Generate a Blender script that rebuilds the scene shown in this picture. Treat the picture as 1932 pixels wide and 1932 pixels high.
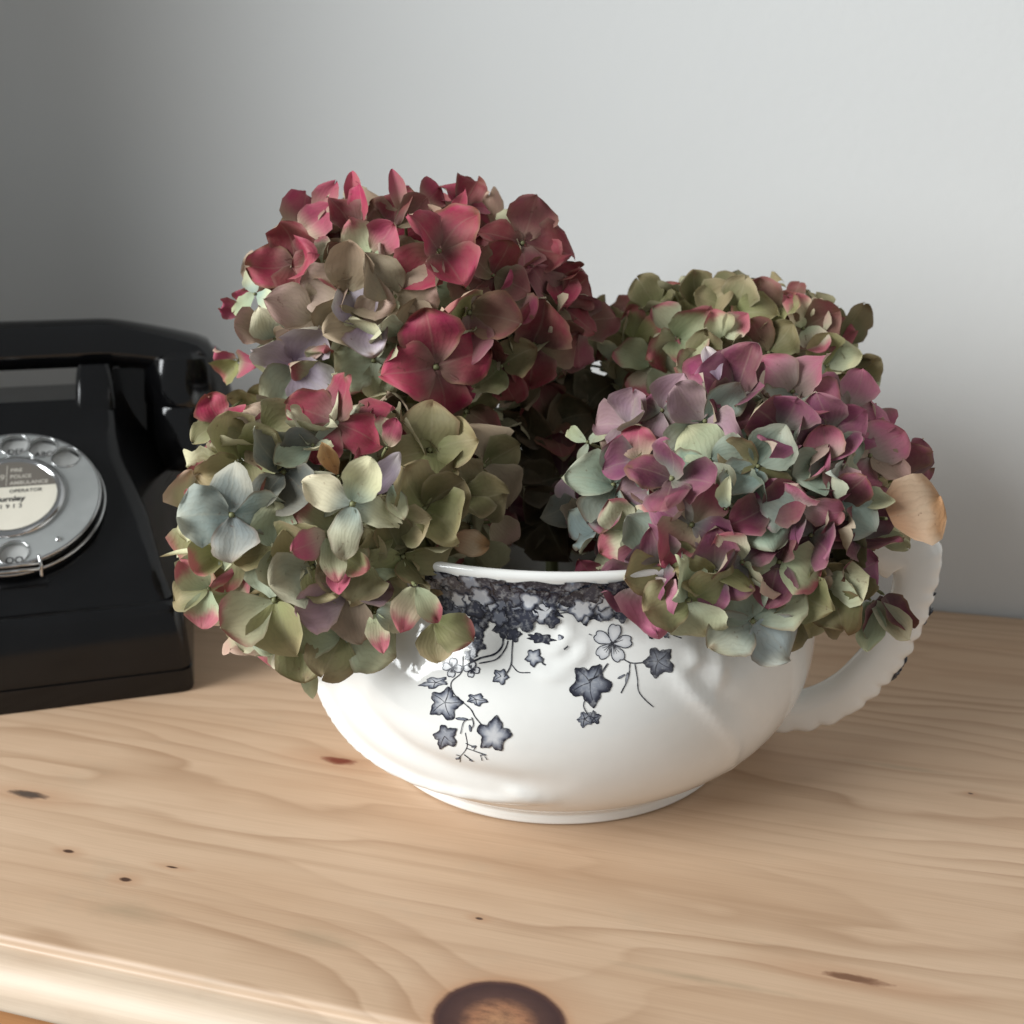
import bpy, bmesh, math, random
import numpy as np
from mathutils import Vector, Matrix
from mathutils.bvhtree import BVHTree

for o in list(bpy.data.objects):
    bpy.data.objects.remove(o, do_unlink=True)
SC = bpy.context.scene
COL = SC.collection
R = math.radians
rnd = random.Random(11)
nrnd = np.random.default_rng(5)

# ------------------------------------------------------------------ camera
CAM = Vector((0.0, 0.0, 0.25))
PITCH = R(17.2)
FPX = 1936.0                      # focal length, in units of a frame 1932 wide
cam_d = bpy.data.cameras.new('camera')
cam = bpy.data.objects.new('camera', cam_d)
COL.objects.link(cam)
cam.location = CAM
cam.rotation_euler = (R(90) - PITCH, 0, 0)
cam_d.sensor_width = 36
cam_d.lens = 36 * FPX / 1932
cam_d.clip_start = 0.01
cam_d.clip_end = 50
cam_d.dof.use_dof = True
cam_d.dof.focus_distance = 0.385
cam_d.dof.aperture_fstop = 11
SC.camera = cam

# ------------------------------------------------------------------ world, lamps, exposure
world = bpy.data.worlds.new('World')
SC.world = world
world.use_nodes = True
bg = world.node_tree.nodes['Background']
bg.inputs[0].default_value = (0.94, 0.98, 1.0, 1)
bg.inputs[1].default_value = 0.285


def area(name, loc, aim, sx, sy, power, col, spread=180):
    d = bpy.data.lights.new(name, 'AREA')
    d.shape = 'RECTANGLE'
    d.size, d.size_y = sx, sy
    d.energy = power
    d.color = col
    d.spread = R(spread)
    o = bpy.data.objects.new(name, d)
    COL.objects.link(o)
    o.location = loc
    o.rotation_euler = (Vector(aim) - Vector(loc)).to_track_quat('-Z', 'Z').to_euler()
    return o


area("window_light", (-1.9, -0.45, 1.04), (0.10, 0.42, 0.16), 1.45, 1.30, 66.0, (0.95, 0.985, 1.0), 150)
area("room_bounce", (1.3, -0.9, 0.9), (0.1, 0.45, 0.1), 1.6, 1.2, 4.0, (1.0, 0.98, 0.95), 180)
SC.view_settings.view_transform = 'Standard'
SC.view_settings.look = 'None'
SC.view_settings.exposure = 0
SC.view_settings.gamma = 1

# ------------------------------------------------------------------ helpers
CP, SP = math.cos(PITCH), math.sin(PITCH)


def ray(u, v):
    """direction through a point of the photograph (1932 units), with unit length along the view axis"""
    dx, dy = (u - 966) / FPX, (966 - v) / FPX
    return Vector((dx, CP + dy * SP, dy * CP - SP))


def at(u, v, fwd):
    return CAM + ray(u, v) * fwd


def on_plane(u, v, p, n):
    d = ray(u, v)
    n = Vector(n)
    return CAM + d * ((Vector(p) - CAM).dot(n) / d.dot(n))


def lin(c):
    return tuple(((x / 255) / 12.92 if x / 255 <= 0.04045 else ((x / 255 + 0.055) / 1.055) ** 2.4) for x in c)


def link(name, me, mat=None, parent=None):
    o = bpy.data.objects.new(name, me)
    COL.objects.link(o)
    if mat:
        me.materials.append(mat)
    if parent is not None:
        o.parent = parent
    return o


def mesh(name, verts, faces, mat=None, parent=None, smooth=True):
    me = bpy.data.meshes.new(name)
    me.from_pydata([tuple(v) for v in verts], [], faces)
    if smooth:
        me.polygons.foreach_set('use_smooth', [True] * len(me.polygons))
    return link(name, me, mat, parent)


def from_bm(name, bm, mat=None, parent=None, smooth=True):
    me = bpy.data.meshes.new(name)
    bmesh.ops.recalc_face_normals(bm, faces=bm.faces)
    bm.to_mesh(me)
    bm.free()
    if smooth:
        me.polygons.foreach_set('use_smooth', [True] * len(me.polygons))
    return link(name, me, mat, parent)


def empty(name, loc, rz=0.0):
    o = bpy.data.objects.new(name, None)
    COL.objects.link(o)
    o.location = loc
    o.rotation_euler = (0, 0, rz)
    o.empty_display_size = 0.02
    return o


def tag(o, label, cat, group=None):
    o['label'] = label
    o['category'] = cat
    if group:
        o['group'] = group
    return o


def tube(bm, pts, rad, n=10, cap=True):
    """round tube along points; rad is a number or one per point"""
    pts = [Vector(p) for p in pts]
    rings = []
    up = None
    for i, p in enumerate(pts):
        t = (pts[min(i + 1, len(pts) - 1)] - pts[max(i - 1, 0)]).normalized()
        if up is None:
            up = t.orthogonal().normalized()
        up = (up - t * up.dot(t)).normalized()
        sd = t.cross(up)
        r = rad[i] if hasattr(rad, '__len__') else rad
        rings.append([bm.verts.new(p + (up * math.cos(a) + sd * math.sin(a)) * r)
                      for a in [2 * math.pi * k / n for k in range(n)]])
    for a, b in zip(rings, rings[1:]):
        for k in range(n):
            bm.faces.new((a[k], a[(k + 1) % n], b[(k + 1) % n], b[k]))
    if cap:
        bm.faces.new(rings[0][::-1])
        bm.faces.new(rings[-1])


def spline(pts, per=8):
    """Catmull-Rom through points"""
    P = [Vector(p) for p in pts]
    P = [P[0] * 2 - P[1]] + P + [P[-1] * 2 - P[-2]]
    out = []
    for i in range(1, len(P) - 2):
        for k in range(per):
            t = k / per
            a, b, c, d = P[i - 1], P[i], P[i + 1], P[i + 2]
            out.append(0.5 * ((2 * b) + (c - a) * t + (2 * a - 5 * b + 4 * c - d) * t * t + (3 * b - a - 3 * c + d) * t ** 3))
    out.append(P[-2])
    return out


def lathe(bm, prof, n=64, close=False):
    rings = [[bm.verts.new((r * math.cos(2 * math.pi * k / n), r * math.sin(2 * math.pi * k / n), z)) for k in range(n)]
             for r, z in prof]
    pairs = list(zip(rings, rings[1:]))
    if close:
        pairs.append((rings[-1], rings[0]))
    for a, b in pairs:
        for k in range(n):
            bm.faces.new((a[k], a[(k + 1) % n], b[(k + 1) % n], b[k]))
    return rings


# ------------------------------------------------------------------ materials
class NT:
    def __init__(self, name):
        self.m = bpy.data.materials.new(name)
        self.m.use_nodes = True
        self.t = self.m.node_tree
        self.b = self.t.nodes['Principled BSDF']
        self.out = self.t.nodes['Material Output']

    def n(self, typ, **kw):
        nd = self.t.nodes.new(typ)
        for k, v in kw.items():
            setattr(nd, k, v)
        return nd

    def put(self, sock, v):
        if isinstance(v, bpy.types.NodeSocket):
            self.t.links.new(v, sock)
        elif v is not None:
            sock.default_value = v

    def math(self, op, a, b=None, c=None, clamp=False):
        nd = self.n('ShaderNodeMath', operation=op, use_clamp=clamp)
        for s, v in zip(nd.inputs, (a, b, c)):
            self.put(s, v)
        return nd.outputs[0]

    def noise(self, vec, scale, detail=3, rough=0.5, dist=0.0):
        nd = self.n('ShaderNodeTexNoise')
        self.put(nd.inputs['Vector'], vec)
        nd.inputs['Scale'].default_value = scale
        nd.inputs['Detail'].default_value = detail
        nd.inputs['Roughness'].default_value = rough
        nd.inputs['Distortion'].default_value = dist
        return nd.outputs['Fac']

    def ramp(self, fac, stops):
        nd = self.n('ShaderNodeValToRGB')
        self.put(nd.inputs[0], fac)
        el = nd.color_ramp.elements
        while len(el) < len(stops):
            el.new(0.5)
        for e, (p, c) in zip(el, stops):
            e.position = p
            e.color = (c[0], c[1], c[2], 1) if hasattr(c, '__len__') else (c, c, c, 1)
        return nd.outputs[0]

    def mix(self, fac, a, b, mode='MIX'):
        nd = self.n('ShaderNodeMix', data_type='RGBA', blend_type=mode)
        self.put(nd.inputs[0], fac)
        for s, v in ((nd.inputs[6], a), (nd.inputs[7], b)):
            if isinstance(v, tuple) and len(v) == 3:
                v = (*v, 1)
            self.put(s, v)
        return nd.outputs[2]

    def scale(self, vec, s):
        nd = self.n('ShaderNodeVectorMath', operation='MULTIPLY')
        self.put(nd.inputs[0], vec)
        nd.inputs[1].default_value = s
        return nd.outputs[0]

    def obj(self):
        return self.n('ShaderNodeTexCoord').outputs['Object']

    def bump(self, h, strength, dist=0.001):
        nd = self.n('ShaderNodeBump')
        self.put(nd.inputs['Height'], h)
        nd.inputs['Strength'].default_value = strength
        nd.inputs['Distance'].default_value = dist
        self.t.links.new(nd.outputs[0], self.b.inputs['Normal'])


def plain(name, col, rough=0.5, metal=0.0, mottling=0.08, scale=40, bump=0.0, coat=0.0):
    k = NT(name)
    f = k.noise(k.obj(), scale, 4, 0.6)
    dark = tuple(c * (1 - mottling) for c in col)
    lite = tuple(min(1, c * (1 + mottling)) for c in col)
    k.put(k.b.inputs['Base Color'], k.ramp(f, [(0.3, dark), (0.7, lite)]))
    k.put(k.b.inputs['Roughness'], k.ramp(k.noise(k.obj(), scale * 0.5, 5, 0.6), [(0.3, rough * 0.85), (0.7, min(1, rough * 1.15))]))
    k.b.inputs['Metallic'].default_value = metal
    k.b.inputs['Coat Weight'].default_value = coat
    if bump:
        k.bump(k.noise(k.obj(), scale * 6, 3), bump, 0.0006)
    return k.m


# wall paint
k = NT('wall_paint')
f = k.noise(k.obj(), 3.0, 4, 0.6)
k.put(k.b.inputs['Base Color'], k.ramp(f, [(0.3, (0.61, 0.615, 0.605)), (0.7, (0.635, 0.64, 0.63))]))
k.b.inputs['Roughness'].default_value = 0.75
k.bump(k.noise(k.obj(), 150, 5, 0.65), 0.35, 0.0006)
M_WALL = k.m

# ------------------------------------------------------------------ table frame (edges turned 15 degrees to the camera)
TROT = R(-15.0)
T = Matrix.Rotation(TROT, 4, 'Z')
TI = T.inverted()
Y_BACK, Y_STEP, Y_LIP = 0.646, 0.2445, 0.2305


def tl(u, v, z=0.0):
    p = TI @ on_plane(u, v, (0, 0, z), (0, 0, 1))
    return p.x, p.y


# knots and cracks: (pixel, half length along grain, half width, strength of grain bend, kind)
KNOTS = [
    ((942, 1930), 0.0225, 0.0185, 3.2, 'ring'),
    ((640, 1436), 0.0080, 0.0026, 0.5, 'red'),
    ((52, 1499), 0.0090, 0.0022, 0.5, 'grey'),
    ((1612, 1846), 0.0105, 0.0018, 0.5, 'brown'),
    ((130, 1606), 0.0022, 0.0009, 0.2, 'dark'),
    ((237, 1659), 0.0022, 0.0011, 0.3, 'dark'),
    ((325, 1636), 0.0026, 0.0006, 0.0, 'dark'),
    ((904, 1733), 0.0014, 0.0006, 0.0, 'dark'),
    ((1831, 1497), 0.0010, 0.0006, 0.0, 'dark'),
    ((1700, 1448), 0.0230, 0.0020, 0.3, 'stain'),
    ((1330, 1848), 0.0300, 0.0016, 0.2, 'stain'),
    ((600, 1770), 0.0140, 0.0040, 0.2, 'stain'),
    ((240, 1720), 0.0160, 0.0050, 0.2, 'stain'),
]
KCOL = {'red': lin((112, 52, 34)), 'grey': lin((84, 70, 60)), 'brown': lin((118, 84, 62)), 'dark': lin((74, 52, 40)), 'stain': lin((158, 138, 112))}


def pine(name, base, band, deep, knots=True, freq=62.0, seed=0.0):
    k = NT(name)
    co = k.obj()
    sep = k.n('ShaderNodeSeparateXYZ')
    k.put(sep.inputs[0], co)
    x, y, z = sep.outputs
    off = k.n('ShaderNodeVectorMath', operation='ADD')
    k.put(off.inputs[0], co)
    off.inputs[1].default_value = (seed, seed * 0.7, 0)
    warp1 = k.noise(k.scale(off.outputs[0], (2.3, 12.0, 12.0)), 1.0, 2, 0.45)
    warp2 = k.noise(k.scale(off.outputs[0], (9.0, 40.0, 40.0)), 1.0, 2, 0.5)
    yz = k.math('ADD', y, k.math('MULTIPLY', z, 0.8))
    g = k.math('MULTIPLY', yz, freq)
    g = k.math('ADD', g, k.math('MULTIPLY', warp1, 8.5))
    g = k.math('ADD', g, k.math('MULTIPLY', warp2, 1.6))
    dist = []
    if knots:
        for (px, a, b, bend, kind) in KNOTS:
            kx, ky = tl(*px)
            qx = k.math('DIVIDE', k.math('SUBTRACT', x, kx), a)
            qy = k.math('DIVIDE', k.math('SUBTRACT', y, ky), b)
            d = k.math('SQRT', k.math('ADD', k.math('MULTIPLY', qx, qx), k.math('MULTIPLY', qy, qy)))
            dist.append((d, kind))
            if bend:
                e = k.math('POWER', 2.718, k.math('MULTIPLY', k.math('MULTIPLY', d, d), -0.22 if kind == 'ring' else -0.10))
                g = k.math('ADD', g, k.math('MULTIPLY', e, bend))
    saw = k.math('FRACT', g)
    line = k.ramp(saw, [(0.0, 0.0), (0.45, 0.12), (0.80, 0.75), (0.90, 1.0), (1.0, 0.0)])
    mod = k.ramp(k.noise(k.scale(off.outputs[0], (2.5, 9.0, 9.0)), 1.7, 3), [(0.34, 0.08), (0.68, 1.0)])
    amt = k.math('MULTIPLY', line, mod)
    tone = k.noise(k.scale(off.outputs[0], (4.0, 14.0, 14.0)), 1.0, 4, 0.6)
    col = k.ramp(tone, [(0.25, base), (0.75, deep)])
    col = k.mix(k.math('MULTIPLY', amt, 0.74), col, band)
    strk = k.noise(k.scale(off.outputs[0], (3.5, 150.0, 150.0)), 1.0, 4, 0.6)
    col = k.mix(k.ramp(strk, [(0.52, 0.0), (0.74, 0.32)]), col, band)
    if knots:                      # front lip colour lightened to stand in for light the bullnose catches
        lip_highlight = k.math('SUBTRACT', 1.0, k.math('DIVIDE', k.math('SUBTRACT', y, Y_LIP), Y_STEP - Y_LIP + 0.002), clamp=True)
        lip_highlight = k.math('MULTIPLY', k.ramp(lip_highlight, [(0.0, 0.0), (0.25, 0.75)]), k.ramp(k.noise(k.scale(co, (20, 60, 60)), 1.0, 4), [(0.25, 0.55), (0.6, 1.0)]))
        col = k.mix(lip_highlight, col, lin((222, 204, 182)))
    fib = k.noise(k.scale(off.outputs[0], (22.0, 1500.0, 1500.0)), 1.0, 3, 0.6)
    col = k.mix(0.26, col, k.ramp(fib, [(0.3, (0.62, 0.58, 0.54)), (0.7, (1.0, 1.0, 1.0))]), 'MULTIPLY')
    dirt = k.noise(k.scale(co, (18, 30, 30)), 1.0, 5, 0.7)
    col = k.mix(k.ramp(dirt, [(0.58, 0.0), (0.80, 0.35)]), col, lin((168, 152, 130)))
    edge = k.noise(k.scale(co, (90, 260, 260)), 1.0, 4, 0.65)
    for d, kind in dist:
        dd = k.math('ADD', d, k.math('MULTIPLY', k.math('SUBTRACT', edge, 0.5), 0.07 if kind == 'ring' else 1.5))
        if kind == 'ring':
            halo = k.ramp(k.math('DIVIDE', dd, 2.0), [(0.49, 0.55), (0.56, 0.22), (0.85, 0.0)])
            col = k.mix(halo, col, lin((176, 128, 92)))
            kc = k.ramp(dd, [(0.0, lin((176, 132, 96))), (0.36, lin((160, 112, 82))), (0.60, lin((80, 54, 48))), (0.86, lin((60, 38, 38))), (0.95, lin((88, 56, 46)))])
            grit = k.noise(k.scale(co, (160, 420, 420)), 1.0, 5, 0.75)
            kc = k.mix(k.ramp(grit, [(0.42, 0.0), (0.66, 0.6)]), kc, lin((66, 42, 36)))
            col = k.mix(k.ramp(dd, [(0.93, 1.0), (1.04, 0.0)]), col, kc)
        else:
            lo, hi, am = (0.55, 1.2, 1.0) if kind != 'stain' else (0.0, 1.3, 0.6)
            col = k.mix(k.ramp(k.math('DIVIDE', dd, 2.0), [(lo / 2, am), (hi / 2, 0.0)]), col, KCOL[kind])
            if kind in ('red', 'dark', 'brown', 'grey'):
                halo = k.ramp(k.math('DIVIDE', dd, 5.0), [(0.15, 0.4), (0.9, 0.0)])
                col = k.mix(halo, col, lin((168, 122, 88)))
                col = k.mix(k.ramp(k.math('DIVIDE', dd, 2.0), [(lo / 2, am), (hi / 2, 0.0)]), col, KCOL[kind])
    k.put(k.b.inputs['Base Color'], col)
    k.put(k.b.inputs['Roughness'], k.ramp(fib, [(0.2, 0.42), (0.8, 0.55)]))
    k.b.inputs['Specular IOR Level'].default_value = 0.45
    h = k.math('ADD', k.math('MULTIPLY', fib, 0.5), k.math('MULTIPLY', amt, -0.5))
    k.bump(h, 0.12, 0.0006)
    return k.m


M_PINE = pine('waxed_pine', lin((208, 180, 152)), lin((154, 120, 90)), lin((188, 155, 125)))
M_PINE_FRONT = pine('orange_pine', lin((196, 142, 92)), lin((150, 98, 56)), lin((182, 126, 78)), knots=False, freq=40, seed=3.1)

# ------------------------------------------------------------------ setting: wall
Z_BOTTOM = -0.80
wall = mesh('wall', [T @ Vector(p) for p in [(-2.2, Y_BACK + 0.006, Z_BOTTOM), (2.4, Y_BACK + 0.006, Z_BOTTOM),
                                             (2.4, Y_BACK + 0.006, 1.8), (-2.2, Y_BACK + 0.006, 1.8),
                                             (-2.2, Y_BACK + 0.12, Z_BOTTOM), (2.4, Y_BACK + 0.12, Z_BOTTOM),
                                             (2.4, Y_BACK + 0.12, 1.8), (-2.2, Y_BACK + 0.12, 1.8)]],
            [(0, 1, 2, 3), (7, 6, 5, 4), (0, 4, 5, 1), (3, 2, 6, 7), (0, 3, 7, 4), (1, 5, 6, 2)], M_WALL, smooth=False)
wall['kind'] = 'structure'
# the side of the window opening on the left, which keeps the near end of the wall in shade
RX, RY = -0.603, 0.255
side = mesh('left_wall', [T @ Vector(p) for p in [(RX - 0.12, RY, Z_BOTTOM), (RX, RY, Z_BOTTOM), (RX, Y_BACK + 0.0055, Z_BOTTOM), (RX - 0.12, Y_BACK + 0.0055, Z_BOTTOM),
                                                  (RX - 0.12, RY, 1.8), (RX, RY, 1.8), (RX, Y_BACK + 0.0055, 1.8), (RX - 0.12, Y_BACK + 0.0055, 1.8)]],
            [(0, 3, 2, 1), (4, 5, 6, 7), (0, 1, 5, 4), (1, 2, 6, 5), (2, 3, 7, 6), (3, 0, 4, 7)], M_WALL, smooth=False)
side['kind'] = 'structure'


# ------------------------------------------------------------------ pine chest
chest = empty('pine_chest', (0, 0, 0), TROT)
tag(chest, 'pale pine chest top with moulded front edge and one big dark knot', 'chest')
X0, X1 = -0.59, 0.85
y_seam = tl(1717, 1207)[1]


def extrude_profile(name, prof, x0, x1, mat, parent, nx=2):
    v, f = [], []
    n = len(prof)
    for i in range(nx):
        x = x0 + (x1 - x0) * i / (nx - 1)
        v += [(x, y, z) for y, z in prof]
    for i in range(nx - 1):
        for j in range(n):
            f.append((i * n + j, i * n + (j + 1) % n, (i + 1) * n + (j + 1) % n, (i + 1) * n + j))
    f.append(tuple(range(n))[::-1])
    f.append(tuple(range((nx - 1) * n, nx * n)))
    o = mesh(name, v, f, mat, parent, smooth=False)
    bm = bmesh.new()
    bm.from_mesh(o.data)
    bmesh.ops.recalc_face_normals(bm, faces=bm.faces)
    bm.to_mesh(o.data)
    bm.free()
    o.data.polygons.foreach_set('use_smooth', [len(p.vertices) == 4 for p in o.data.polygons])
    return o


def arc(cy, cz, r, a0, a1, n):
    return [(cy + r * math.cos(R(a0 + (a1 - a0) * i / n)), cz + r * math.sin(R(a0 + (a1 - a0) * i / n))) for i in range(n + 1)]


def sharp(o, ang=35):
    o.data.set_sharp_from_angle(angle=R(ang))


# front board: flat top, rounded arris, small quirk, wide lip with bullnose
fb = [(y_seam - 0.0004, -0.020), (y_seam - 0.0004, -0.0006), (y_seam - 0.001, 0.0)]
fb += arc(Y_STEP + 0.0022, -0.0022, 0.0022, 90, 180, 6)
fb += arc(Y_STEP - 0.0012, -0.0022, 0.0012, 0, -80, 4)
fb += [(Y_STEP - 0.004, -0.0033)]
fb += [(Y_STEP - 0.004 - 0.0098 * math.sin(R(90 * i / 10)), -0.0135 + 0.0102 * math.cos(R(90 * i / 10))) for i in range(1, 11)] + [(Y_LIP, -0.0155)] + arc(Y_LIP + 0.003, -0.0165, 0.003, 180, 270, 5)
fb += [(Y_STEP, -0.0195), (Y_STEP, -0.020)]
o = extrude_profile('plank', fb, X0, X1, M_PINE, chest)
sharp(o)
bb = [(y_seam + 0.0004, -0.020), (y_seam + 0.0004, -0.0008), (y_seam + 0.0012, 0.0), (Y_BACK, 0.0), (Y_BACK, -0.020)]
o = extrude_profile('plank', bb, X0, X1, M_PINE, chest)
sharp(o)
bm = bmesh.new()
bmesh.ops.create_cube(bm, size=1, matrix=Matrix.LocRotScale(Vector(((X0 + X1) / 2, (Y_STEP + 0.003 + Y_BACK - 0.003) / 2, -0.41)), None, Vector((X1 - X0 - 0.03, Y_BACK - Y_STEP - 0.006, 0.78))))
bmesh.ops.bevel(bm, geom=bm.edges[:], offset=0.002, segments=2, affect='EDGES')
from_bm('carcass', bm, M_PINE_FRONT, chest, smooth=False)

# ------------------------------------------------------------------ pot
PX, PY = 0.0205, 0.4515
POT = Vector((PX, PY, 0))
PROF = [(0.0820, 0.0), (0.0842, 0.0012), (0.0846, 0.0038), (0.0850, 0.0062), (0.0890, 0.0095), (0.0982, 0.0165), (0.1070, 0.0260), (0.1135, 0.0370),
        (0.1172, 0.0480), (0.1186, 0.0590), (0.1178, 0.0700), (0.1148, 0.0800), (0.1104, 0.0885), (0.1068, 0.0950), (0.1052, 0.1010), (0.1054, 0.1065),
        (0.1068, 0.1122), (0.1086, 0.1166), (0.1094, 0.1190), (0.1088, 0.1207), (0.1072, 0.1211), (0.1058, 0.1201)]


def outer_r(z):
    zs = [p[1] for p in PROF[:19]]
    rs = [p[0] for p in PROF[:19]]
    return float(np.interp(z, zs, rs))


def smooth_prof(P, per):
    return [(v.x, v.y) for v in spline([(r, z, 0) for r, z in P], per)]


outer = smooth_prof(PROF, 6)
inner = [(r - 0.0042 if z > 0.012 else r - 0.006, z) for r, z in PROF[::-1] if 0.012 < z < 0.118][0:] + [(0.080, 0.0095), (0.04, 0.0085), (0.0005, 0.0085)]
inner = smooth_prof(inner, 3)
under = [(0.0005, 0.004), (0.06, 0.004), (0.077, 0.004), (0.0790, 0.0)]
prof_all = under + outer + inner
NS = 288


def pot_base():
    th = np.arange(NS) * 2 * math.pi / NS
    prof = np.array(prof_all)
    V = np.zeros((len(prof), NS, 3))
    V[..., 0] = prof[:, 0:1] * np.cos(th) + PX
    V[..., 1] = prof[:, 0:1] * np.sin(th) + PY
    V[..., 2] = prof[:, 1:2]
    return V


V0 = pot_base()
F = []
for i in range(len(prof_all) - 1):
    for j in range(NS):
        j2 = (j + 1) % NS
        F.append((i * NS + j, i * NS + j2, (i + 1) * NS + j2, (i + 1) * NS + j))
bvh0 = BVHTree.FromPolygons([tuple(p) for p in V0.reshape(-1, 3)], F)


def on_pot(u, v, tree=None):
    h = (tree or bvh0).ray_cast(CAM, ray(u, v).normalized())
    return h[0], h[1]


def c7(x, y):                      # a point of the enlarged pattern study -> photograph
    return 749.7 + 0.3268 * x, 1026 + 0.3268 * y


# moulded relief: ridges (lines) and small scrolls, read on the front and repeated on the back
ridge_px = [([(592, 1262), (622, 1330), (672, 1396), (742, 1448), (830, 1485), (930, 1505), (1030, 1512)], 0.0042, 0.0030),
            ([(640, 1262), (690, 1345), (770, 1415), (860, 1455), (960, 1475), (1040, 1482)], 0.0065, -0.0020),
            ([(1268, 1262), (1300, 1300), (1345, 1345), (1385, 1400), (1380, 1450)], 0.0030, 0.0016),
            ([(1290, 1250), (1330, 1285), (1390, 1335), (1440, 1370)], 0.0034, -0.0007),
            ([(1352, 1190), (1358, 1250), (1350, 1310)], 0.0034, 0.0011),
            ([(1040, 1150), (1070, 1185), (1050, 1225), (1020, 1205)], 0.0026, 0.0013),
            ([(1075, 1190), (1100, 1215), (1085, 1245), (1050, 1255)], 0.0024, 0.0012),
            ([(1010, 1260), (1040, 1275), (1075, 1268)], 0.0022, 0.0008),
            ([(1005, 1155), (1030, 1170)], 0.0030, 0.0012),
            ([(1295, 1215), (1312, 1240), (1290, 1265)], 0.0026, 0.0010),
            ([(985, 1500), (1000, 1503)], 0.0030, 0.0009), ([(965, 1494), (975, 1496)], 0.0025, 0.0007),
            ([(880, 1190), (905, 1225), (885, 1262)], 0.0028, 0.0007)]
disp = np.zeros((len(prof_all), NS))
no, ni = len(under), len(under) + len(outer)
sub = V0[no:ni].reshape(-1, 3)
for px, w, a in ridge_px:
    pts = []
    for p in spline([(u, v, 0) for u, v in px], 8):
        h = on_pot(p.x, p.y)[0]
        if h is not None:
            pts.append(h)
    if not pts:
        continue
    P = np.array(pts)
    amp = a * 1.35 * (np.sin(np.pi * np.linspace(0.04, 0.96, len(P))) ** 0.6 if len(P) > 12 else np.ones(len(P)))
    for turn in (0, 1):
        Q = P.copy()
        if turn:
            Q[:, 0] = 2 * PX - Q[:, 0]
            Q[:, 1] = 2 * PY - Q[:, 1]
        dd2 = ((sub[:, None, :] - Q[None]) ** 2).sum(2)
        kk = dd2.argmin(1)
        disp[no:ni] += (amp[kk] * np.exp(-dd2[np.arange(len(kk)), kk] / (w * w))).reshape(ni - no, NS)
# gentle fluting of the lip
th = np.arange(NS) * 2 * math.pi / NS
V = V0.copy()
V[..., 0] += disp * np.cos(th)
V[..., 1] += disp * np.sin(th)

k = NT('glazed_ironstone')
f = k.noise(k.obj(), 22, 4, 0.6)
k.put(k.b.inputs['Base Color'], k.ramp(f, [(0.3, lin((224, 223, 218))), (0.7, lin((233, 232, 228)))]))
k.b.inputs['Roughness'].default_value = 0.07
k.b.inputs['IOR'].default_value = 1.5
k.b.inputs['Subsurface Weight'].default_value = 0.0
k.bump(k.noise(k.obj(), 60, 3), 0.05, 0.002)
M_CHINA = k.m

pot = empty('chamber_pot', POT)
tag(pot, 'white glazed china pot with dark ivy print and loop handle, holding hydrangeas', 'pot')
W = V.reshape(-1, 3) - np.array(POT)
body = mesh('bowl', W, F + [tuple(range((len(prof_all) - 1) * NS, len(prof_all) * NS)), tuple(range(NS))[::-1]], M_CHINA, pot)
bvh = BVHTree.FromPolygons([tuple(p) for p in V.reshape(-1, 3)], F)

# handle: a ribbed strap in the vertical plane through the pot's axis
HAZ = R(-17)
hd = Vector((math.cos(HAZ), math.sin(HAZ), 0))
hn = Vector((-math.sin(HAZ), math.cos(HAZ), 0))


def hp(u, v):
    p = on_plane(u, v, POT, hn)
    q = p - POT
    return Vector((q.dot(hd), 0, q.z))


hpath_px = [(1545, 1075), (1600, 1040), (1655, 1024), (1708, 1036), (1727, 1066), (1719, 1122), (1700, 1168), (1672, 1222), (1642, 1260), (1594, 1304), (1530, 1334), (1450, 1340), (1400, 1320)]
path = spline([hp(*p) for p in hpath_px], 18)
bm = bmesh.new()
rings = []
n = 20
for i, p in enumerate(path):
    t = (path[min(i + 1, len(path) - 1)] - path[max(i - 1, 0)]).normalized()
    outn = Vector((t.z, 0, -t.x))
    if outn.dot(p - Vector((0.12, 0, 0.06))) < 0:
        outn = -outn
    s = i / (len(path) - 1)
    w = 0.0083 + 0.0065 * math.exp(-((s - 0.22) / 0.10) ** 2)          # in-plane half thickness
    dph = 0.0088
    rib = 0.0013 * abs(math.sin(i * 0.30)) * (1 if s > 0.45 else 0.35) + 0.0003 * math.sin(i * 0.8)
    ring = []
    for kx in range(n):
        a = 2 * math.pi * kx / n
        ca, sa = math.cos(a), math.sin(a)
        sg = lambda q: math.copysign(abs(q) ** 0.75, q)
        rr = w * sg(ca) + (rib if ca > 0.2 else 0)
        q = p + outn * rr
        ww = hd * q.x + Vector((0, 0, q.z)) + hn * (dph * sg(sa))
        ring.append(bm.verts.new(ww))
    rings.append(ring)
for a, b in zip(rings, rings[1:]):
    for kx in range(n):
        bm.faces.new((a[kx], a[(kx + 1) % n], b[(kx + 1) % n], b[kx]))
bm.faces.new(rings[0])
bm.faces.new(rings[-1][::-1])
handle = from_bm('handle', bm, M_CHINA, pot)
md = handle.modifiers.new('smooth', 'SUBSURF')
md.levels = md.render_levels = 1

# ---------------- transfer print: ink lying on the glaze
k = NT('transfer_ink')
at_ = k.n('ShaderNodeAttribute', attribute_name='ink')
f = k.noise(k.obj(), 520, 3, 0.6)
ink = k.ramp(at_.outputs['Fac'], [(0.0, lin((214, 214, 214))), (0.35, lin((132, 136, 146))), (0.7, lin((54, 56, 68))), (1.0, lin((20, 20, 30)))])
ink = k.mix(k.ramp(f, [(0.50, 0.0), (0.72, 0.30)]), ink, lin((216, 216, 216)))
k.put(k.b.inputs['Base Color'], ink)
k.b.inputs['Roughness'].default_value = 0.18
M_INK = k.m
layer = [0]


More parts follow.
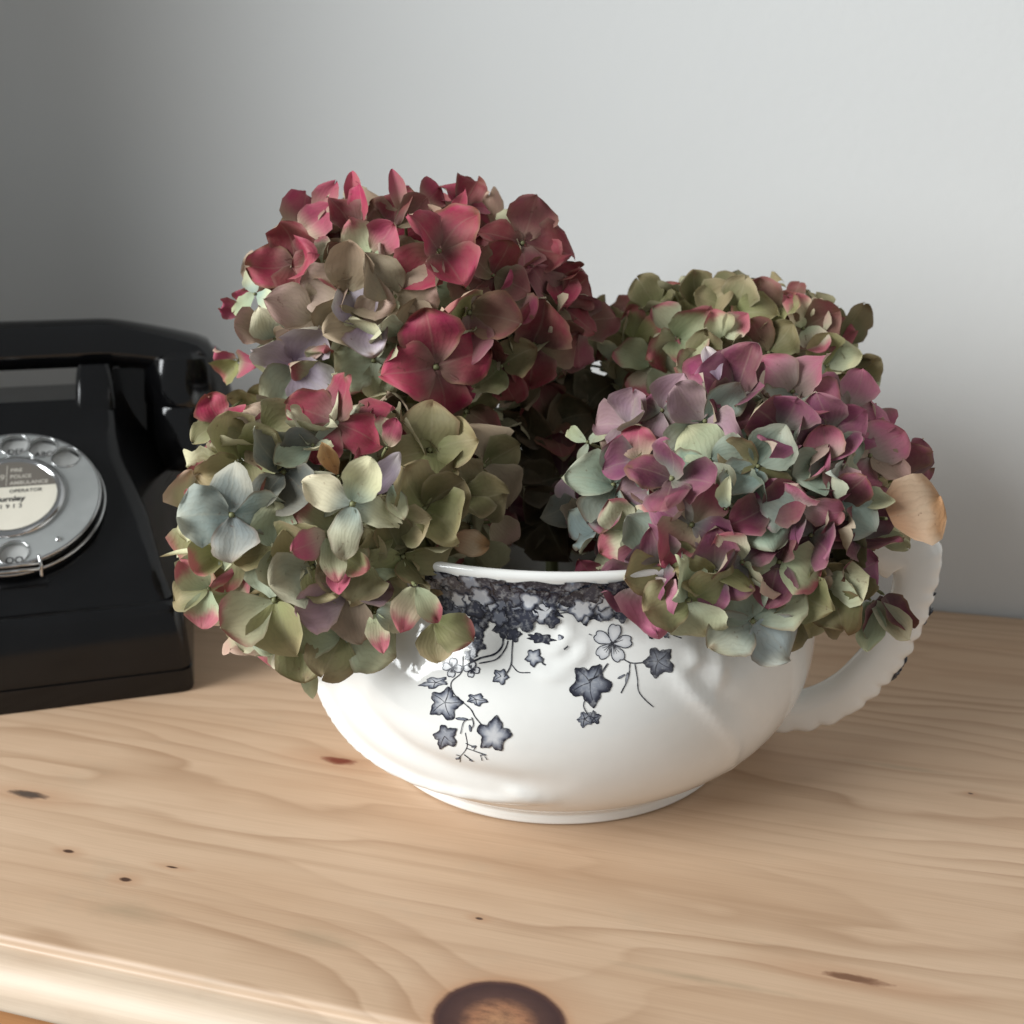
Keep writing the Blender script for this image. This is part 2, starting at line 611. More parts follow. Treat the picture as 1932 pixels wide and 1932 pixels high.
class Ink:
    def __init__(self):
        self.v, self.f, self.c = [], [], []

    def vert(self, u, v, c):
        h, nn = on_pot(u, v, bvh)
        if h is None:
            return None
        p = h + nn * (0.00010 + 0.00003 * (layer[0] % 8)) - POT
        self.v.append(p)
        self.c.append(c)
        return len(self.v) - 1

    def face(self, *idx):
        if all(i is not None for i in idx) and len(set(idx)) == len(idx):
            self.f.append(idx)

    def fan(self, cx, cy, outline, mid=0.30, edge=1.0, rings=5, dark=None):
        """filled shape: rings from the centre to the outline, pale inside and dark at the margin"""
        layer[0] += 1
        rows = []
        for q in range(1, rings + 1):
            s = (q / rings) ** 0.8
            row = []
            for (x, y) in outline:
                c = mid + (edge - mid) * (q / rings) ** 2.2
                if dark:
                    c = max(c, min(1, dark * (1 - (y - cy) / 40)))
                row.append(self.vert(cx + (x - cx) * s, cy + (y - cy) * s, c))
            rows.append(row)
        c0 = self.vert(cx, cy, mid)
        n = len(outline)
        for i in range(n):
            self.face(c0, rows[0][i], rows[0][(i + 1) % n])
            for a, b in zip(rows, rows[1:]):
                self.face(a[i], b[i], b[(i + 1) % n], a[(i + 1) % n])

    def line(self, pts, w, c=0.85, per=6, taper=False):
        layer[0] += 1
        P = spline([(x, y, 0) for x, y in pts], per)
        rows = []
        for i, p in enumerate(P):
            t = P[min(i + 1, len(P) - 1)] - P[max(i - 1, 0)]
            t = t.normalized() if t.length else Vector((1, 0, 0))
            nx, ny = -t.y, t.x
            ww = w * (1 - 0.7 * i / len(P)) if taper else w
            ww *= 0.85 + 0.3 * rnd.random()
            rows.append((self.vert(p.x + nx * ww, p.y + ny * ww, c), self.vert(p.x - nx * ww, p.y - ny * ww, c)))
        for a, b in zip(rows, rows[1:]):
            self.face(a[0], a[1], b[1], b[0])

    def build(self, name, parent):
        o = mesh(name, self.v, self.f, M_INK, parent)
        a = o.data.attributes.new('ink', 'FLOAT', 'POINT')
        a.data.foreach_set('value', self.c)
        return o


def ivy_outline(cx, cy, r, rot, sq=1.0, lobes=5, depth=0.42, n=60, sharpness=1.3):
    out = []
    for i in range(n):
        a = 2 * math.pi * i / n
        x = (a * lobes / (2 * math.pi)) % 1.0
        dd = min(x, 1 - x) * 2
        rr = 1 - depth * (0.55 * (1 - (1 - dd) ** 1.5) + 0.45 * (1 - math.cos(math.pi * dd / 2) ** 1.2))
        rr *= 1.10 - 0.22 * (1 - math.cos(a)) / 2
        rr *= 1 + 0.05 * math.sin(a * 13 + rot * 5)
        px, py = rr * math.cos(a), rr * math.sin(a) * sq
        c, s = math.cos(R(rot)), math.sin(R(rot))
        out.append((cx + r * (px * c - py * s), cy + r * (px * s + py * c)))
    return out


def ivy(x, y, r, rot, sq=1.0, mid=0.10, edge=1.0, lobes=5, veins=True, depth=0.36):
    I = Ink()
    u, v = c7(x, y)
    r = r * 0.3268
    I.fan(u, v, ivy_outline(u, v, r, rot, sq, lobes, depth), mid, edge)
    if veins:
        for q in range(lobes):
            a = R(rot) + 2 * math.pi * q / lobes
            I.line([(u, v), (u + 0.4 * r * math.cos(a + 0.1), v + 0.4 * r * math.sin(a + 0.1) * sq), (u + 0.8 * r * math.cos(a), v + 0.8 * r * math.sin(a) * sq)], 0.7, 0.8, 4)
    return I


prints = []
for args in [(275, 915, 105, 70), (555, 1108, 108, -80), (275, 1108, 78, 40, 1.0, 0.3, 0.95), (1112, 800, 132, 82, 1.0, 0.3, 1.0, 5, True, 0.36), (1503, 678, 98, 30, 1.0, 0.42, 1.0, 5, True, 0.34),
             (785, 655, 58, 20), (600, 765, 52, 150), (455, 898, 66, 10, 0.6), (222, 800, 92, 170, 0.4), (455, 490, 66, 60, 1.1, 0.6, 0.9), (452, 580, 62, 20, 0.9, 0.6, 0.95),
             (420, 645, 42, 0, 1, 0.6, 0.9), (612, 480, 66, 90, 1.0, 0.7, 1.0), (640, 395, 52, 10, 1.0, 0.85, 1.0), (670, 520, 50, 70, 1, 0.75, 1.0), (735, 450, 62, 40, 0.8, 0.25, 0.6), (820, 545, 92, 8, 0.38, 0.75, 1.0, 7, False),
             (1085, 405, 66, 90, 0.8, 0.85, 1.0), (900, 395, 62, 25, 0.35, 0.8, 1.0), (1465, 510, 38, 90, 0.9, 0.7, 1.0, 3), (940, 540, 20, 0, 1, 0.6, 0.8, 3, False), (1545, 525, 28, 40, 0.6, 0.5, 0.8, 5, False),
             (230, 660, 34, 10, 0.5, 0.5, 0.7)]:
    prints.append(('printed_ivy_leaf', ivy(*args)))
# little grey leaf low on the right sprig
prints.append(('printed_ivy_leaf', ivy(1080, 1010, 48, 30, 1.1, 0.25, 0.7)))
prints.append(('printed_ivy_leaf', ivy(1135, 1005, 40, -20, 1.1, 0.45, 0.95)))
# outlined blossoms
for (fx, fy, fr, npet) in [(1240, 575, 118, 5), (318, 715, 58, 4), (430, 725, 48, 4)]:
    I = Ink()
    u, v = c7(fx, fy)
    r = fr * 0.3268
    for q in range(npet):
        a0 = R(-80) + 2 * math.pi * q / npet
        loop = []
        hw = math.pi / npet * 0.98
        for s_ in range(15):
            t = s_ / 14
            a = a0 - hw + 2 * hw * t
            rr = r * (0.12 + 0.88 * math.sin(math.pi * t) ** 0.45) * (1 - 0.10 * math.exp(-((t - 0.5) / 0.09) ** 2))
            loop.append((u + rr * math.cos(a), v + rr * math.sin(a)))
        I.fan(u + 0.55 * r * math.cos(a0), v + 0.55 * r * math.sin(a0), loop, 0.0, 0.22, 3)
        I.line(loop, 0.95, 0.85, 3)
        for dv in (-0.35, -0.15, 0.05, 0.25):
            a = a0 + dv
            I.line([(u, v), (u + r * 0.3 * math.cos(a), v + r * 0.3 * math.sin(a)), (u + r * 0.55 * math.cos(a + dv * 0.3), v + r * 0.55 * math.sin(a + dv * 0.3))], 0.9, 0.9, 3, True)
    prints.append(('printed_blossom', I))
# stems
I = Ink()
for pts, w in [([(380, 650), (372, 740), (312, 800), (330, 870), (420, 950), (450, 1000), (505, 1065)], 1.0),
               ([(400, 700), (480, 660), (560, 638), (606, 590), (612, 520)], 1.9), ([(470, 690), (570, 668), (622, 610), (640, 560)], 1.3),
               ([(668, 530), (662, 620), (655, 700), (618, 770)], 1.2), ([(658, 695), (700, 740), (768, 744)], 1.1),
               ([(1290, 655), (1350, 688), (1440, 684)], 1.3), ([(1342, 690), (1332, 775), (1290, 862)], 1.2),
               ([(1370, 690), (1385, 780), (1392, 850), (1430, 900), (1478, 942)], 1.1), ([(1215, 690), (1165, 758), (1100, 790)], 1.7),
               ([(1080, 905), (1075, 940), (1098, 985)], 1.1), ([(430, 1000), (440, 1040), (425, 1070)], 1.0), ([(428, 1012), (385, 1025), (365, 1095)], 0.8),
               ([(393, 1090), (403, 1170), (365, 1225), (340, 1245)], 0.9), ([(365, 1222), (362, 1260)], 0.8), ([(385, 1215), (430, 1250)], 0.9), ([(403, 1180), (460, 1200), (515, 1218)], 0.8),
               ([(395, 1150), (430, 1165), (455, 1165), (440, 1190)], 0.8), ([(480, 1215), (490, 1250)], 0.7), ([(505, 1225), (520, 1245)], 0.7), ([(340, 1215), (365, 1222)], 0.7),
               ([(740, 330), (660, 350), (625, 385)], 1.6), ([(760, 340), (700, 380), (735, 400)], 1.3), ([(925, 340), (915, 400), (910, 440)], 1.4), ([(1010, 390), (940, 400)], 1.3),
               ([(836, 690), (855, 700)], 1.6), ([(845, 660), (836, 690)], 1.2), ([(960, 610), (985, 590)], 1.6), ([(1105, 520), (1120, 528)], 1.4), ([(1480, 400), (1500, 450), (1580, 520), (1640, 545)], 1.0)]:
    I.line([c7(*p) for p in pts], w * 0.95, 0.9)
for (x, y, r, rot, sq) in [(368, 1010, 38, 5, 0.42), (420, 1062, 22, 80, 0.6), (1325, 770, 34, 100, 0.4), (1295, 765, 26, 150, 0.45), (348, 1238, 14, 0, 0.6), (425, 1248, 14, 20, 0.5), (495, 1216, 14, 0, 0.5), (440, 1172, 16, 0, 0.6)]:
    u, v = c7(x, y)
    I.fan(u, v, ivy_outline(u, v, r * 0.3268, rot, sq, 2, 0.5, 20), 0.4, 0.9, 2)
prints.append(('printed_stems', I))
for nm, I in prints:
    if I.f:
        I.build(nm, pot)

# dark foliage band under the lip, all the way round: overlapping little leaves on a grey ground
def pot_pt(th, z, off):
    d = Vector((math.cos(th), math.sin(th), 0))
    h, nn, _, _ = bvh.ray_cast(POT + d * 0.2 + Vector((0, 0, z)), -d)
    if h is None:
        return d * (outer_r(z) + off) + Vector((0, 0, z))
    if nn.dot(d) < 0:
        nn = -nn
    return h - POT + nn * off


bv, bf, bc = [], [], []
NB = 300
for i in range(NB):
    a = 2 * math.pi * i / NB
    low = 0.1022 + 0.0028 * math.sin(a * 11) + 0.0018 * math.sin(a * 23 + 1) + 0.0008 * math.sin(a * 57)
    for q in range(6):
        z = low + (0.1174 + 0.0006 * math.sin(a * 40) - low) * q / 5
        bv.append(pot_pt(a, z, 0.00018))
        bc.append(0.72 if 0 < q < 5 else 0.9)
for i in range(NB):
    for q in range(5):
        j = (i + 1) % NB
        bf.append((i * 6 + q, j * 6 + q, j * 6 + q + 1, i * 6 + q + 1))
for i in range(560):
    a0, z0 = rnd.random() * 2 * math.pi, rnd.uniform(0.1010, 0.1162)
    r = rnd.uniform(0.0028, 0.0058)
    rot = rnd.random() * 6.28
    lob = rnd.choice([3, 4, 5, 5])
    mid, edge = rnd.choice([(0.55, 1.0), (0.25, 1.0), (0.85, 1.0), (0.35, 0.95), (0.7, 0.95), (0.12, 0.9)])
    off = 0.00024 + 0.00002 * (i % 30)
    base = len(bv)
    bv.append(pot_pt(a0, z0, off))
    bc.append(mid)
    nn = 18
    for q in (0.6, 1.0):
        for j in range(nn):
            t = 2 * math.pi * j / nn
            rr = r * q * (0.6 + 0.4 * abs(math.cos(t * lob / 2)) ** 1.2)
            zz = min(0.1178, z0 + rr * math.sin(t + rot))
            bv.append(pot_pt(a0 + rr * math.cos(t + rot) / 0.107, zz, off))
            bc.append(mid if q < 1 else edge)
    for j in range(nn):
        j2 = (j + 1) % nn
        bf.append((base, base + 1 + j, base + 1 + j2))
        bf.append((base + 1 + j, base + 1 + nn + j, base + 1 + nn + j2, base + 1 + j2))
band = mesh('printed_band', bv, bf, M_INK, pot)
a_ = band.data.attributes.new('ink', 'FLOAT', 'POINT')
a_.data.foreach_set('value', bc)

# dark painted touches on the outer edge of the handle
bm = bmesh.new()
for (u, v) in [(1736, 1090), (1741, 1104), (1733, 1140), (1724, 1158), (1708, 1178), (1693, 1217), (1683, 1237), (1677, 1246), (1671, 1254), (1665, 1263), (1738, 1098), (1734, 1112), (1728, 1135), (1720, 1150), (1733, 1125), (1716, 1168), (1700, 1185), (1696, 1212), (1690, 1222), (1686, 1232), (1680, 1240), (1674, 1250), (1668, 1258), (1662, 1268)]:
    q = hp(u + 19, v + 11)
    c = hd * q.x + Vector((0, 0, q.z))
    tree = None
    bmesh.ops.create_icosphere(bm, subdivisions=1, radius=1, matrix=Matrix.LocRotScale(c + hn * rnd.uniform(-0.004, 0.001), Matrix.Rotation(rnd.uniform(0.6, 1.0), 3, 'Y'), Vector((0.0010, 0.0018, 0.0022)) * rnd.uniform(0.6, 1.2)))
o = from_bm('painted_touches', bm, M_INK, pot)
a_ = o.data.attributes.new('ink', 'FLOAT', 'POINT')
a_.data.foreach_set('value', [0.95] * len(o.data.vertices))

# ------------------------------------------------------------------ telephone
PH = R(16.6)
corner = on_plane(367, 1303, (0, 0, 0), (0, 0, 1))
ux, uy = Vector((math.cos(PH), math.sin(PH), 0)), Vector((-math.sin(PH), math.cos(PH), 0))
HW = 0.0935
porg = corner - ux * HW
M_BAKE = plain('black_bakelite', (0.0045, 0.0045, 0.005), 0.17, 0, 0.25, 30)
M_BAKE2 = plain('handset_bakelite', (0.004, 0.004, 0.0045), 0.09, 0, 0.25, 30)
for m_ in (M_BAKE,):
    m_.node_tree.nodes['Principled BSDF'].inputs['Specular IOR Level'].default_value = 0.38
M_CHROME = plain('satin_nickel', (0.46, 0.475, 0.465), 0.42, 0.6, 0.06, 60)
M_RIM = plain('bright_chrome', (0.52, 0.52, 0.52), 0.10, 1.0, 0.1, 90)
M_PLATE = plain('number_plate', (0.62, 0.62, 0.60), 0.4, 0.0, 0.08, 60)
M_TEXT = plain('dial_lettering', (0.03, 0.03, 0.032), 0.5)
M_CARD = plain('cream_card', lin((222, 216, 200)), 0.6, 0, 0.03, 80)
M_CARD_D = plain('dark_card', lin((108, 102, 94)), 0.6, 0, 0.05, 80)
M_CARD_T = plain('pale_card_lettering', lin((196, 190, 178)), 0.6)

phone = empty('telephone', porg, PH)
tag(phone, 'black rotary dial telephone with silver dial standing left of the flower pot', 'telephone')


def rrect(hw, y0, y1, rad, seg=6, hb=None):
    hb = hb or hw
    cx = [(hw - rad, y0 + rad, -90), (hb - rad, y1 - rad, 0), (-hb + rad, y1 - rad, 90), (-hw + rad, y0 + rad, 180)]
    out = []
    for x, y, a0 in cx:
        for i in range(seg + 1):
            a = R(a0 + 90 * i / seg)
            out.append((x + rad * math.cos(a), y + rad * math.sin(a)))
    return out


def loft(name, secs, mat, parent):
    bm = bmesh.new()
    rings = [[bm.verts.new((x, y, z)) for x, y in pts] for z, pts in secs]
    n = len(rings[0])
    for a, b in zip(rings, rings[1:]):
        for i in range(n):
            bm.faces.new((a[i], a[(i + 1) % n], b[(i + 1) % n], b[i]))
    bm.faces.new(rings[0][::-1])
    bm.faces.new(rings[-1])
    o = from_bm(name, bm, mat, parent)
    sharp(o, 40)
    return o


D = 0.181
loft('base_plinth', [(0.0, rrect(HW - 0.0005, 0, D + 0.01, 0.006)), (0.002, rrect(HW, -0.0005, D + 0.01, 0.006)), (0.0125, rrect(HW, -0.0005, D + 0.01, 0.006)), (0.0130, rrect(HW - 0.001, 0.0006, D + 0.01, 0.006)),
                     (0.0142, rrect(HW - 0.001, 0.0006, D + 0.01, 0.006)), (0.0147, rrect(HW, -0.0005, D + 0.01, 0.006)),
                     (0.030, rrect(HW - 0.0008, 0.0, D + 0.01, 0.006)), (0.044, rrect(HW - 0.002, 0.0015, D + 0.008, 0.006)), (0.0475, rrect(HW - 0.0035, 0.003, D + 0.006, 0.006)), (0.0495, rrect(HW - 0.007, 0.0065, D + 0.003, 0.006))], M_BAKE, phone)


def body_sec(z):
    zz = [0.0485, 0.053, 0.060, 0.072, 0.084, 0.098, 0.110, 0.122, 0.134, 0.138]
    hw = np.interp(z, zz, [0.0870, 0.0855, 0.0830, 0.0800, 0.0765, 0.0700, 0.0645, 0.0625, 0.0620, 0.0600])
    yf = np.interp(z, zz, [0.0070, 0.0120, 0.0170, 0.0300, 0.0460, 0.0650, 0.0815, 0.0980, 0.1080, 0.1110])
    yb = np.interp(z, zz, [0.1800, 0.1800, 0.1790, 0.1780, 0.1770, 0.1750, 0.1720, 0.1690, 0.1670, 0.1640])
    hb = np.interp(z, [0.0485, 0.09, 0.105, 0.120, 0.138], [0.0900, 0.0950, 0.0945, 0.0830, 0.0700])
    return (z, rrect(float(hw), float(yf), float(yb), 0.008, 6, float(max(hb, hw))))


loft('body', [body_sec(0.0485 + (0.138 - 0.0485) * i / 26) for i in range(27)], M_BAKE, phone)
# cradle blocks, left and right, with a dip for the handset
for sx in (-1, 1):
    secs = []
    for i in range(9):
        z = 0.132 + 0.024 * i / 8
        y0, y1 = 0.107 + 0.012 * (i / 8) ** 2, 0.166 - 0.012 * (i / 8) ** 2
        pts = [(x * 1.0 + sx * 0.0515, y) for x, y in rrect(0.0108 - 0.002 * (i / 8) ** 3, y0, y1, 0.004)]
        secs.append((z, pts))
    loft('cradle', secs, M_BAKE, phone)
    loft('cradle_arm', [(0.085 + 0.066 * i / 8, [(x + sx * 0.0690, y) for x, y in rrect(0.0150 - 0.003 * (i / 8) ** 2, 0.128 + 0.006 * (i / 8) ** 2, 0.166, 0.004)]) for i in range(9)], M_BAKE, phone)

# dial ------------------------------------------------------------
TILT = R(54)
dn = Vector((0, -math.cos(TILT), math.sin(TILT)))          # dial normal in phone space
dcen_w = None
# find the point on the sight line to the dial's centre that lies just proud of the face
yc, zc = 0.0515, 0.0985
target = on_plane(22, 941, porg + uy * yc, uy)
loc = Matrix.Rotation(-PH, 3, 'Z') @ (target - porg)
dial = empty('dial', (0, 0, 0))
dial.parent = phone
dial.location = (loc.x, loc.y, loc.z)
dial.scale = (0.885,) * 3
dial.rotation_euler = (R(90) - TILT, 0, 0)                    # local z along the dial's normal
RD = 0.0500
bm = bmesh.new()
lathe(bm, [(0.0005, -0.022), (RD * 0.96, -0.022), (RD * 1.03, -0.0075), (RD * 1.03, -0.0060), (RD * 1.00, -0.0055), (0.0005, -0.0055)], 72)
from_bm('dial_mount', bm, M_BAKE, dial)
bm = bmesh.new()
lathe(bm, [(0.0005, -0.0050), (RD * 0.93, -0.0050), (RD * 0.945, -0.0040), (RD * 0.94, -0.0018), (0.0005, -0.0018)], 72)
from_bm('number_plate', bm, M_PLATE, dial)
bm = bmesh.new()
lathe(bm, [(RD * 1.0, -0.0056), (RD * 1.012, -0.0046), (RD * 1.03, -0.0046), (RD * 1.036, -0.0058), (RD * 1.032, -0.0068)], 96)
from_bm('mount_rim', bm, M_RIM, dial)
HOLES = [44, 66.5, 89.5] + [89.5 + (274 - 89.5) * q / 7 for q in range(1, 8)]
HR, HC = 0.0078, RD * 0.815
bm = bmesh.new()


def circ(cx, cy, r, n):
    vs = [bm.verts.new((cx + r * math.cos(2 * math.pi * i / n), cy + r * math.sin(2 * math.pi * i / n), 0)) for i in range(n)]
    return [bm.edges.new((vs[i], vs[(i + 1) % n])) for i in range(n)]


es = circ(0, 0, RD * 0.985, 96) + circ(0, 0, RD * 0.56, 64)
for h in HOLES:
    es += circ(HC * math.cos(R(h)), HC * math.sin(R(h)), HR, 24)
bmesh.ops.triangle_fill(bm, use_beauty=True, edges=es)
# drop faces the fill laid inside the holes
for fc in list(bm.faces):
    c = fc.calc_center_median()
    if c.length < RD * 0.55 or any((c - Vector((HC * math.cos(R(h)), HC * math.sin(R(h)), 0))).length < HR * 0.9 for h in HOLES):
        bm.faces.remove(fc)
ex = bmesh.ops.extrude_face_region(bm, geom=bm.faces[:])
bmesh.ops.translate(bm, vec=(0, 0, 0.0016), verts=[g for g in ex['geom'] if isinstance(g, bmesh.types.BMVert)])
o = from_bm('finger_wheel', bm, M_CHROME, dial)
sharp(o, 40)
for h in HOLES:
    bm = bmesh.new()
    lathe(bm, [(HR * 1.0, -0.0016), (HR * 1.02, 0.0018), (HR * 1.07, 0.0023), (HR * 1.13, 0.0018), (HR * 1.13, 0.0012)], 28)
    o = from_bm('hole_rim', bm, M_RIM, dial)
    o.location = (HC * math.cos(R(h)), HC * math.sin(R(h)), 0)
bm = bmesh.new()
lathe(bm, [(RD * 0.975, -0.001), (RD * 1.0, 0.0002), (RD * 1.0, 0.0016), (RD * 0.985, 0.0022), (RD * 0.97, 0.0019)], 96)
from_bm('wheel_rim', bm, M_RIM, dial)
bm = bmesh.new()
lathe(bm, [(RD * 0.50, 0.0030), (RD * 0.525, 0.0044), (RD * 0.56, 0.0046), (RD * 0.60, 0.0034), (RD * 0.605, 0.0010)], 72)
from_bm('label_ring', bm, M_RIM, dial)
# centre label: dark upper part, cream lower part
RL, YL = RD * 0.52, 0.0062


def segment(y0, y1, z, name, mat):
    n = 40
    top, bot = [], []
    lo, hi = math.asin(max(-1, y0 / RL)), math.asin(min(1, y1 / RL))
    pts = [(RL * math.cos(lo + (hi - lo) * i / n), RL * math.sin(lo + (hi - lo) * i / n)) for i in range(n + 1)]
    pts += [(-x, y) for x, y in pts[::-1]]
    v = [(x, y, z) for x, y in pts] + [(x, y, z - 0.001) for x, y in pts]
    m = len(pts)
    f = [tuple(range(m)), tuple(range(m, 2 * m))[::-1]] + [(i, m + i, m + (i + 1) % m, (i + 1) % m) for i in range(m)]
    return mesh(name, v, f, mat, dial, smooth=False)


segment(-RL, YL, 0.0034, 'label_card', M_CARD)
segment(YL + 0.0001, RL, 0.0034, 'label_card', M_CARD_D)


def text(body, x, y, size, mat, z, bold=0.0, ax='LEFT', sx=1.0):
    c = bpy.data.curves.new('lettering', 'FONT')
    c.body = body
    c.size = size
    c.align_x = ax
    c.extrude = 0.00008
    c.offset = bold
    tmp = bpy.data.objects.new('lettering_source', c)
    COL.objects.link(tmp)
    bpy.context.view_layer.update()
    me = bpy.data.meshes.new_from_object(tmp.evaluated_get(bpy.context.evaluated_depsgraph_get()))
    bpy.data.objects.remove(tmp, do_unlink=True)
    bpy.data.curves.remove(c)
    me.name = 'lettering'
    me.materials.clear()
    o = link('lettering', me, mat, dial)
    o.location = (x, y, z)
    o.scale = (sx, 1, 1)
    return o


LX = -0.0008
for i, s_ in enumerate(['FIRE', 'POLICE', 'AMBULANCE']):
    text(s_, LX, YL + 0.0115 - i * 0.0050, 0.0036, M_CARD_T, 0.00352, 0.00008)
text('999', -0.0125, YL + 0.0055, 0.0060, M_CARD_T, 0.00352)
text('OPERATOR', LX, YL - 0.0045, 0.0035, M_TEXT, 0.00352)
text('Burnley', -0.0085, YL - 0.0108, 0.0053, M_TEXT, 0.00352, 0.00012)
text('1 9 1 3', -0.0058, YL - 0.0160, 0.0044, M_TEXT, 0.00352)
mesh('label_rule', [(-0.0028, YL + 0.001, 0.0036), (-0.0024, YL + 0.001, 0.0036), (-0.0024, YL + 0.0165, 0.0036), (-0.0028, YL + 0.0165, 0.0036)], [(0, 1, 2, 3)], M_CARD_T, dial, smooth=False)
for h, s_ in zip(HOLES, ['1', 'ABC', 'DEF', 'GHI', 'JKL', 'MN', 'PRS', 'TUV', 'WXY', 'OO']):
    x, y = HC * math.cos(R(h)), HC * math.sin(R(h))
    if s_ == '1':
        text('*', x + 0.001, y - 0.0075, 0.0050, M_TEXT, -0.0017, 0, 'CENTER')
    else:
        text(s_, x, y - 0.0050 if s_ == 'OO' else y - 0.0045, 0.0062 if s_ == 'OO' else 0.0056, M_TEXT, -0.0017, 0.00005, 'CENTER', 0.95)
# finger stop at the bottom of the dial
bm = bmesh.new()
a = R(278)
tube(bm, spline([(RD * 1.06 * math.cos(a) + 0.010, RD * 1.06 * math.sin(a) - 0.003, -0.004), (RD * 1.04 * math.cos(a) + 0.0105, RD * 1.03 * math.sin(a), 0.003), (RD * math.cos(a) + 0.0100, RD * 0.93 * math.sin(a), 0.0048)], 6), 0.0009, 8)
tube(bm, [(-0.02, -RD * 1.02, 0.0034), (RD * math.cos(a) + 0.0100, -RD * 1.02, 0.0034)], 0.0009, 8)
tube(bm, [(-0.02, -RD * 1.065, 0.0012), (RD * math.cos(a) + 0.0100, -RD * 1.065, 0.0012)], 0.0011, 8)
from_bm('finger_stop', bm, M_RIM, dial)
bm = bmesh.new()
lathe(bm, [(0.0002, 0.0028), (0.0013, 0.0026), (0.0017, 0.0017)], 16)
o = from_bm('wheel_screw', bm, M_RIM, dial)
o.location = (RD * 0.86 * math.cos(R(-52)), RD * 0.86 * math.sin(R(-52)), 0)

# handset, lying on the cradle: a thing of its own
hs = empty('telephone_handset', porg + uy * 0.140 + Vector((0, 0, 0.166)), PH)
tag(hs, 'glossy black handset lying across the top of the dial telephone', 'handset')
bm = bmesh.new()
gp, grad = [], []
NGP = 40
prev = []
for i in range(NGP + 1):
    x = -0.122 + 0.244 * i / NGP
    ax = abs(x)
    e = max(0, (ax - 0.058) / 0.064)
    z = 0.0 - 0.0135 * e ** 1.3
    ry = 0.0135 + 0.008 * e
    rz = 0.0142 - 0.0012 * e
    if ax > 0.112:
        s_ = math.sqrt(max(0.02, 1 - ((ax - 0.112) / 0.0105) ** 2))
        ry *= s_
        rz *= s_
    ring = []
    for q in range(20):
        a = 2 * math.pi * q / 20
        ca, sa = math.cos(a), math.sin(a)
        ring.append(bm.verts.new((x, ry * math.copysign(abs(ca) ** 0.8, ca), z + rz * math.copysign(abs(sa) ** 0.8, sa))))
    if prev:
        for q in range(20):
            bm.faces.new((prev[q], prev[(q + 1) % 20], ring[(q + 1) % 20], ring[q]))
    else:
        bm.faces.new(ring[::-1])
    prev = ring
bm.faces.new(prev)
from_bm('grip', bm, M_BAKE2, hs)
for sx, nm in ((-1, 'earpiece_cap'), (1, 'mouthpiece_cap')):
    bm = bmesh.new()
    lathe(bm, [(0.0005, -0.004), (0.019, -0.005), (0.0232, -0.009), (0.0240, -0.013), (0.0268, -0.0345), (0.0258, -0.0372), (0.0262, -0.0380), (0.0268, -0.044), (0.0290, -0.066), (0.0275, -0.074), (0.0240, -0.0765), (0.0005, -0.0740)], 48)
    o = from_bm(nm, bm, M_BAKE2, hs)
    o.location = (sx * 0.1015, 0, 0)
    sharp(o, 35)

# ------------------------------------------------------------------ hydrangeas
k = NT('petal')
ca = k.n('ShaderNodeVertexColor', layer_name='pigment')
uv = k.n('ShaderNodeUVMap', uv_map='petal')
spt = k.n('ShaderNodeSeparateXYZ')
k.put(spt.inputs[0], uv.outputs[0])
tx, sy = spt.outputs[0], spt.outputs[1]
wob = k.noise(k.scale(k.obj(), (1, 1, 1)), 160, 3, 0.6)
vein = k.math('SINE', k.math('ADD', k.math('MULTIPLY', sy, 15.0), k.math('ADD', k.math('MULTIPLY', tx, 5.0), k.math('MULTIPLY', wob, 9.0))))
vein2 = k.math('POWER', k.math('ABSOLUTE', vein), 6.0)
midv = k.math('SUBTRACT', 1.0, k.math('MULTIPLY', k.math('ABSOLUTE', sy), 16.0), clamp=True)
blot = k.noise(k.obj(), 95, 4, 0.62)
col = k.mix(k.ramp(blot, [(0.35, 0.0), (0.72, 0.55)]), ca.outputs['Color'], k.mix(0.5, ca.outputs['Color'], lin((150, 132, 104))))
col = k.mix(k.math('MULTIPLY', vein2, 0.13), col, k.mix(0.55, col, lin((92, 74, 66))))
col = k.mix(k.math('MULTIPLY', midv, 0.12), col, lin((188, 178, 150)))
spot = k.noise(k.obj(), 420, 2, 0.5)
col = k.mix(k.ramp(spot, [(0.70, 0.0), (0.78, 0.5)]), col, lin((96, 60, 46)))
geo = k.n('ShaderNodeNewGeometry')
under_c = k.mix(0.50, col, lin((196, 192, 160)))
col = k.mix(geo.outputs['Backfacing'], col, under_c)
k.put(k.b.inputs['Base Color'], col)
k.b.inputs['Roughness'].default_value = 0.62
k.b.inputs['Specular IOR Level'].default_value = 0.25
k.bump(k.math('ADD', vein2, k.math('MULTIPLY', blot, 4.5)), 0.10, 0.0006)
tr = k.n('ShaderNodeBsdfTranslucent')
k.put(tr.inputs[0], col)
mx = k.n('ShaderNodeMixShader')
mx.inputs[0].default_value = 0.15
k.t.links.new(k.b.outputs[0], mx.inputs[1])
k.t.links.new(tr.outputs[0], mx.inputs[2])
k.t.links.new(mx.outputs[0], k.out.inputs[0])
M_PETAL = k.m
M_STALK = plain('flower_stalk', lin((120, 122, 84)), 0.6, 0, 0.25, 120)

